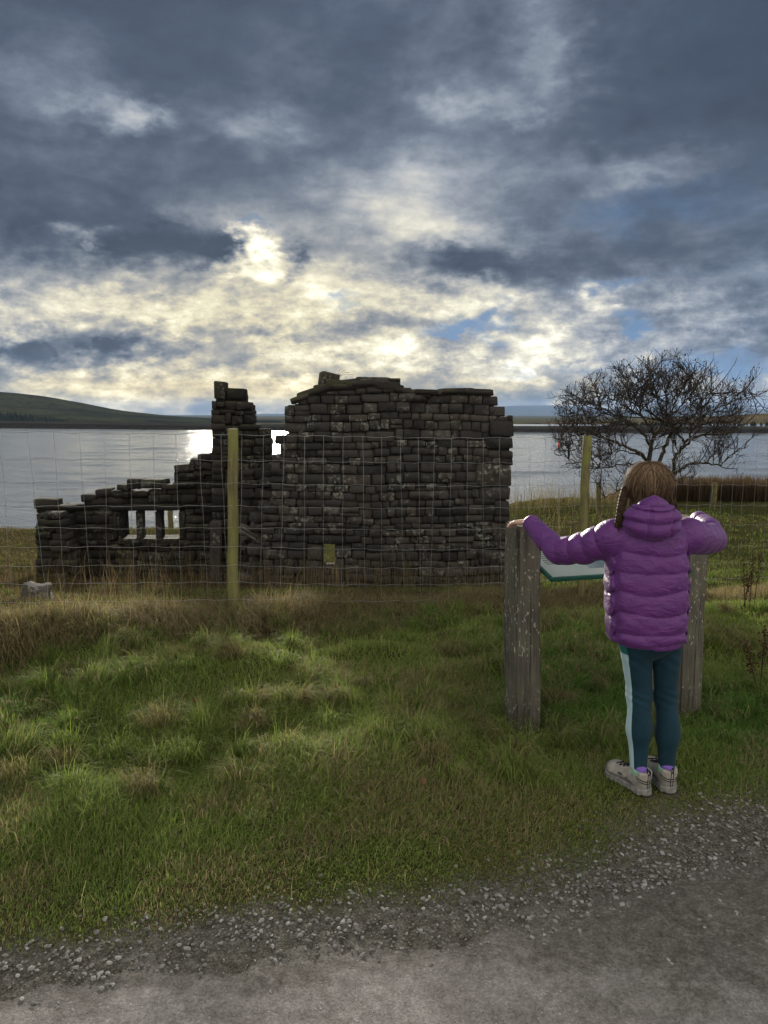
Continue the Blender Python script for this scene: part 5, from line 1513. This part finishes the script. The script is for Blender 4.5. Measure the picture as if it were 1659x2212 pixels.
def build_grass():
    g = np.random.default_rng(42)
    mat = grass_material('grass_blades')
    # --- mown edge and meadow between the track and the fence
    def area(n, y0, y1):
        y = np.sqrt(g.uniform(y0 ** 2, y1 ** 2, n)); x = g.uniform(-1, 1, n) * (0.54 * y + 0.25)
        return x, y
    xs, ys = [], []
    for n, y0, y1 in ((135000, 1.9, 3.2), (130000, 3.2, 4.6), (90000, 4.6, 6.6)):
        x, y = area(n, y0, y1); xs.append(x); ys.append(y)
    n = 52000                                                         # the sward goes on to both sides of the view
    y = np.sqrt(g.uniform(1.5 ** 2, 7.2 ** 2, n)); xs.append(np.where(g.random(n) < .5, -1, 1) * (0.54 * y + 0.25 + g.uniform(0, 2.2, n))); ys.append(y)
    x, y = np.concatenate(xs), np.concatenate(ys); outer = np.abs(x) > .54 * y + .25
    d = y - path_edge(x) - 0.14 * (fbm(x, y, 3.0, 3, 55) - 0.3)
    gravelly = 0.42 * sstep(0.35, 1.2, x)                            # thin turf over stones at the right
    keep = (d > -0.02) & (g.random(len(x)) < np.clip(sstep(-0.02, 0.22, d) * 1.2, 0, 1) * np.clip(sstep(-.1, 1.0, d / (gravelly + 1e-3)) + .06 * (g.random(len(x)) < .6), 0, 1))
    keep &= (y < fence_y(x) + 0.35)
    for cx, cy, rad in ((0.684, 3.65, .075), (1.568, 3.885, .075)): keep &= np.hypot(x - cx, y - cy) > rad
    for hx, hy, tx, ty in ((1.072, 2.965, .968, 3.178), (1.176, 2.985, 1.142, 3.215)):
        u = np.clip(((x - hx) * (tx - hx) + (y - hy) * (ty - hy)) / ((tx - hx) ** 2 + (ty - hy) ** 2), 0, .9)
        keep &= np.hypot(x - hx - u * (tx - hx), y - hy - u * (ty - hy)) > .042
    x, y, d, outer = x[keep], y[keep], d[keep], outer[keep]; n = len(x)
    z = land(x, y) - .004
    tuft = fbm(x, y, 2.6, 3, 201)
    L = (.018 + .036 * sstep(0.0, .8, d) + .060 * np.clip((tuft - .45) * 3, 0, 1) * sstep(.2, .9, d)) * g.uniform(.6, 1.35, n)
    trod = np.exp(-((x - 1.08) ** 2 + (y - 2.95) ** 2) / .12) + np.exp(-((x - .684) ** 2 + (y - 3.56) ** 2) / .03); L *= 1 - .5 * np.minimum(trod, 1)
    flow = fbm(x, y, .9, 2, 301) * 9.0 + 1.2
    phi = flow + g.normal(0, 1.3, n)
    lean = np.clip(g.normal(1.0, .42, n) + .35 * np.clip((tuft - .5) * 3, 0, 1), .05, 1.5)
    W = g.uniform(.0009, .0020, n) * (1 + .22 * np.maximum(y - 3, 0)) * np.where(outer, 2.6, 1.0); L = L * np.where(outer, 1.25, 1.0)
    colr = meadow_color(x, y, g)
    mossy = np.clip(1 - d / .30, 0, 1)[:, None] * .4
    colr = colr * (1 - mossy) + np.array([.085, .080, .026]) * mossy * (0.6 + .8 * g.random(n))[:, None]
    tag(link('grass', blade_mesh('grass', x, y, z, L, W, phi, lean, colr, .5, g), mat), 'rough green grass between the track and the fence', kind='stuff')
    # --- tussocks: fountains of longer blades, some straw coloured
    P, nb = [], 0
    X, Y_, Lt, Ph, Le, Co, Wd = [], [], [], [], [], [], []
    spots = [(g.uniform(-.56, .56) * yy, yy) for yy in np.sqrt(g.uniform(2.9 ** 2, 6.2 ** 2, 290))]
    spots += [(.56, 3.56), (.82, 3.60), (1.70, 3.84), (1.74, 3.78)]
    spots += [(.15 + g.normal(0, .12), 3.55 + g.normal(0, .12)) for _ in range(9)] + [(0.05 + g.normal(0, .1), 4.2 + g.normal(0, .15)) for _ in range(6)]
    for sx, sy in spots:
        dd = sy - float(path_edge(sx))
        if dd < .45 or sy > float(fence_y(sx)) + .1 or math.hypot(sx - 1.1, sy - 3.0) < .34: continue
        m = int(g.uniform(120, 260)); rad = g.uniform(.03, .085)
        a = g.uniform(0, 2 * np.pi, m); rr = rad * np.sqrt(g.random(m))
        main = g.uniform(0, 2 * np.pi) if g.random() < .5 else -np.pi / 2
        X.append(sx + rr * np.cos(a)); Y_.append(sy + rr * np.sin(a))
        Lt.append(g.uniform(.10, .24, m) * g.uniform(.7, 1.15)); ph = a + g.normal(0, .5, m)
        lay = g.random(m) < .7; ph[lay] = main + g.normal(0, .45, lay.sum()); Ph.append(ph)
        Le.append(np.clip(.65 + rr / rad * .65 + g.normal(0, .25, m), .1, 1.7)); Wd.append(g.uniform(.0010, .0019, m) * (1 + .15 * max(sy - 3, 0)))
        kind = g.random()
        c0 = meadow_color(np.full(m, sx), np.full(m, sy), g, .6)
        if kind < .16: c0 = blend((g.random(m), G_STRAW), (g.random(m) * .8, G_BROWN), (np.full(m, .3), G_OLIVE))
        elif kind < .5: c0 = np.where((g.random(m) < .3)[:, None], G_STRAW * .8, c0)
        Co.append(c0 * (0.7 + .6 * g.random(m))[:, None])
    m = 3800                                                          # single pale stalks lying through the turf
    sy = np.sqrt(g.uniform(2.25 ** 2, 6.0 ** 2, m)); sx = g.uniform(-.56, .56, m) * sy
    k = (sy - path_edge(sx) > .12) & (sy < fence_y(sx)) & (np.hypot(sx - 1.1, sy - 3.0) > .25); sx, sy = sx[k], sy[k]; m = len(sx)
    X.append(sx); Y_.append(sy); Lt.append(g.uniform(.06, .17, m)); Ph.append(g.uniform(0, 6.28, m)); Le.append(np.clip(g.normal(1.30, .22, m), .5, 1.55)); Wd.append(g.uniform(.0005, .0010, m) * (1 + .12 * np.maximum(sy - 3, 0)))
    Co.append(blend((g.random(m) + .4, G_STRAW * 1.25), (g.random(m) * .6, G_OLIVE * 1.3)))
    X, Y_, Lt, Ph, Le, Co, Wd = [np.concatenate(q) for q in (X, Y_, Lt, Ph, Le, Co, Wd)]
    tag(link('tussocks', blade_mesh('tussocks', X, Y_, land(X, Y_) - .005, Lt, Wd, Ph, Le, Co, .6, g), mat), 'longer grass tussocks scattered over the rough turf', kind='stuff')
    # --- long dead grass along the fence line, hanging towards the track
    n = 66000
    x = g.uniform(-5.2, 6.2, n); fd = g.normal(-.12, .30, n)
    k = (fd > -.68) & (fd < .75); x, fd = x[k], fd[k]; n = len(x)
    k = np.hypot(x + 1.12, fd + .14) > .15; x, fd = x[k], fd[k]; n = len(x)      # trodden clear at the post
    y = fence_y(x) + fd; z = land(x, y)
    thick = fbm(x, y, 1.2, 3, 77)
    L = (.07 + .17 * np.clip(thick * 1.7 - .3, 0, 1)) * g.uniform(.55, 1.3, n) * (1 - .45 * sstep(.15, .6, fd))
    side = np.where(vnoise(x, y, 1.7, 79) > .5, 0.0, np.pi)
    phi = np.where(g.random(n) < .35, -np.pi / 2 + g.normal(0, .8, n), np.where(g.random(n) < .6, side + g.normal(0, .6, n), g.uniform(0, 2 * np.pi, n))) + .5 * (fbm(x, y, 1.0, 2, 78) - .5)
    lean = np.clip(np.where(g.random(n) < .15, g.normal(.4, .2, n), g.normal(1.22, .32, n)), .05, 1.9)
    z = z + .05 * thick * g.random(n) * (L > .10)
    colr = blend((g.random(n) ** 2 * 1.6, G_STRAW), (.55 + g.random(n), G_BROWN), (.4 * g.random(n), G_OLIVE), (.25 * g.random(n), G_RUST)) * (.65 + .8 * g.random(n))[:, None]
    W = g.uniform(.0014, .0030, n)
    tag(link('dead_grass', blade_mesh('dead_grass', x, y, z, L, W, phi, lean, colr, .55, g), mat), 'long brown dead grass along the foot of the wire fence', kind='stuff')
    # --- field beyond the fence down to the ruin and the bank
    xs, ys = [], []
    for n, y0, y1, wx in ((76000, 6.0, 10.5, .62), (40000, 10.5, 15, .64), (36000, 15, 23.5, .66)):
        y = np.sqrt(g.uniform(y0 ** 2, y1 ** 2, n)); xs.append(g.uniform(-1, 1, n) * (wx * y + 1.2)); ys.append(y)
    x, y = np.concatenate(xs), np.concatenate(ys)
    k = (y > fence_y(x) + .2) & ~((x > -1.75) & (x < 1.85) & (y > 10.9) & (y < 11.7)) & (land(x, y) > WATER_Z + 0.1)
    x, y = x[k], y[k]; n = len(x); z = land(x, y) - .01
    dry = fbm(x, y, .45, 3, 401); lush = sstep(.42, .60, fbm(x, y, .32, 2, 405) + .12 * np.exp(-((x - .4) / 2.2) ** 2) * (y < 11))
    lush = np.maximum(lush, sstep(1.5, 3.2, x) * (y > 7.4) * .75) * (1 - .8 * sstep(-1.2, -3.0, x))
    L = (.04 + .09 * dry) * (.7 + .3 * sstep(7, 9, y)) * g.uniform(.5, 1.4, n) * (1 - .45 * lush)
    phi = g.uniform(0, 2 * np.pi, n); lean = np.clip(g.normal(.7, .35, n), .05, 1.5)
    j = g.random(n)
    dead = blend((j ** 2.5 * .8, G_STRAW * .8), (1.1 - j, G_BROWN * .8), (.7 * g.random(n), G_RUST))
    green = blend((.4 + j, G_OLIVE * 1.15), (1 - j * .5, G_MID * 1.2), (.18 * g.random(n), G_STRAW))
    mixk = (g.random(n) < np.clip(lush * 1.05 + .06, 0, 1))[:, None]
    colr = np.where(mixk, green * .8, dead * np.array([.86, .80, .90])) * (.5 + .6 * g.random(n))[:, None]
    W = g.uniform(.0022, .0042, n) * (y / 7)
    tag(link('field_grass', blade_mesh('field_grass', x, y, z, L, W, phi, lean, colr, .5, g), mat), 'dead and green grass of the field round the ruin', kind='stuff')
    # --- tall pale stems in front of the walls
    xs, ys, hs = [], [], []
    for (x0, x1, yc, sy, n, h) in ((-6.3, -2.6, 11.6, .9, 420, .62), (-2.3, 0.4, 10.4, .35, 520, .50), (0.2, 1.9, 10.6, .25, 240, .38), (-3.5, 1.5, 7.2, .9, 520, .40), (1.6, 6.0, 15.2, 1.0, 500, .45), (3.2, 6.5, 19.5, .8, 700, .55)):
        xs.append(g.uniform(x0, x1, n)); ys.append(yc + g.normal(0, sy, n)); hs.append(np.full(n, h))
    x, y, h = np.concatenate(xs), np.concatenate(ys), np.concatenate(hs); n = len(x)
    colr = blend((g.random(n), G_STRAW * .8), (g.random(n), G_BROWN), (g.random(n) * .7, G_RUST)) * (.6 + .6 * g.random(n))[:, None]
    tag(link('dry_stems', blade_mesh('dry_stems', x, y, land(x, y), h * g.uniform(.6, 1.35, n), g.uniform(.0012, .0024, n) * (y / 9), g.uniform(0, 6.28, n), np.clip(g.normal(.35, .25, n), 0, 1.2), colr, .4, g), mat), 'thin dry grass stems standing in front of the walls', kind='stuff')
    # --- brown reeds on the bank at the right
    n = 22000
    x = g.uniform(5.8, 15.5, n); y = g.uniform(19.6, 22.6, n); z = land(x, y)
    h = (.50 + .22 * fbm(x, y, .8, 2, 9)) * g.uniform(.7, 1.15, n) * sstep(5.8, 7.4, x)
    colr = blend((g.random(n) * .3, G_STRAW * .5), (g.random(n), G_BROWN * .6), (g.random(n) * 1.4, G_RUST)) * (.4 + .5 * g.random(n))[:, None]
    tag(link('reeds', blade_mesh('reeds', x, y, z, h, g.uniform(.006, .012, n), g.uniform(0, 6.28, n), np.clip(g.normal(.16, .12, n), 0, .6), colr, .4, g), mat), 'bank of dark brown reeds at the water\'s edge', kind='stuff')
    # --- rush clump in the near grass
    sx, sy = at(335, 1705, 2.9).x, 2.93; n = 46
    a = g.uniform(0, 6.28, n)
    tag(link('rush_clump', blade_mesh('rush_clump', sx + .03 * np.cos(a) * g.random(n), sy + .03 * np.sin(a) * g.random(n), land(np.full(n, sx), np.full(n, sy)), g.uniform(.07, .13, n), np.full(n, .0014), a, np.clip(g.normal(.25, .15, n), 0, .8), np.tile(G_DEEP * .8, (n, 1)), .2, g), mat), 'small dark tuft of rushes in the near grass', 'rush')
build_grass()

def build_gravel():
    g = np.random.default_rng(77)
    m, t, b = principled('gravel_stone', 0.85, 0.3)
    ge = t.nodes.new('ShaderNodeNewGeometry'); rnd = Sk(t, ge.outputs['Random Per Island'])
    n = noise(t, ge.outputs['Position'], 60, 4, 0.6)
    c = ramp(t, rnd * .75 + n * .25, [(0.1, (.070, .064, .059)), (0.45, (.17, .158, .148)), (0.75, (.26, .245, .232)), (0.98, (.42, .41, .395))])
    t.links.new(c, b.inputs['Base Color']); bump(t, b, n, 0.5, 0.004)
    ico = bmesh.new(); bmesh.ops.create_icosphere(ico, subdivisions=1, radius=1.0)
    IV = np.array([v.co[:] for v in ico.verts]); IF = np.array([[v.index for v in f.verts] for f in ico.faces]); ico.free()
    cube_v, cube_f = box_vf(-1, 1, -1, 1, -1, 1)
    OV = np.array([(1, 0, 0), (-1, 0, 0), (0, 1, 0), (0, -1, 0), (0, 0, 1), (0, 0, -1)], float); OF = np.array([(0, 2, 4), (2, 1, 4), (1, 3, 4), (3, 0, 4), (2, 0, 5), (1, 2, 5), (3, 1, 5), (0, 3, 5)])
    def scatter(name, x, y, s, lab, sink, big=.0030):
        P1, F1 = lump_of(x[s > big], y[s > big], s[s > big], sink, IV, IF)          # the larger stones get more faces
        P2, F2 = lump_of(x[s <= big], y[s <= big], s[s <= big], sink, OV * 1.15, OF)
        tag(link(name, np_mesh(name, np.vstack([P1, P2]), np.concatenate([F1, F2 + len(P1)]), smooth=False), m), lab, kind='stuff')
    def lump_of(x, y, s, sink, IV, IF):
        k = len(x); z = land(x, y) + .006
        sc = s[:, None] * g.uniform(.6, 1.25, (k, 3)) * np.array([1.1, 1.0, .55])
        V = IV[None] * (1 + g.normal(0, .22, (k, len(IV), 1)))
        V = np.clip(V, -.82, .82)                                   # broken faces
        V = V * sc[:, None]
        a = g.uniform(0, 6.28, k); ca, sa = np.cos(a), np.sin(a); ti = g.normal(0, .35, k)
        X = V[..., 0] * ca[:, None] - V[..., 1] * sa[:, None]; Yv = V[..., 0] * sa[:, None] + V[..., 1] * ca[:, None]; Z = V[..., 2] + X * ti[:, None] * .5
        P = np.stack([X + x[:, None], Yv + y[:, None], Z + (z - .004 + s * sink)[:, None]], -1).reshape(-1, 3)
        return P, (IF[None] + (np.arange(k) * len(IV))[:, None, None]).reshape(-1, 3)
    n = 130000
    x = g.uniform(-1.8, 3.0, n); right = sstep(.1, 1.3, x)
    d = g.uniform(-.75, .65, n); y = path_edge(x) + d
    patch = fbm(x, y, 3.2, 4, 88)
    dens = np.exp(-((d - .02 + .08 * right) / (.13 + .34 * right)) ** 2) * np.clip(patch * 2.6 - .65, .06, 1) * .8 + .03 * (d < 0)
    k = (g.random(n) < dens) & (y > 1.5) & (np.hypot(x - 1.1, y - 3.05) > .20)
    x, y = x[k], y[k]; s = .0013 + .0090 * g.random(len(x)) ** 7.5
    scatter('gravel', x, y, s, 'loose grey gravel along the edge of the track', .10)
    n = 24000
    x = g.uniform(-1.6, 1.9, n); y = g.uniform(1.5, 2.6, n); k = y < path_edge(x) + .05; x, y = x[k], y[k]
    s = .0012 + .0036 * g.random(len(x)) ** 4
    scatter('grit', x, y, s, 'fine grit pressed into the track', -.15)
build_gravel()
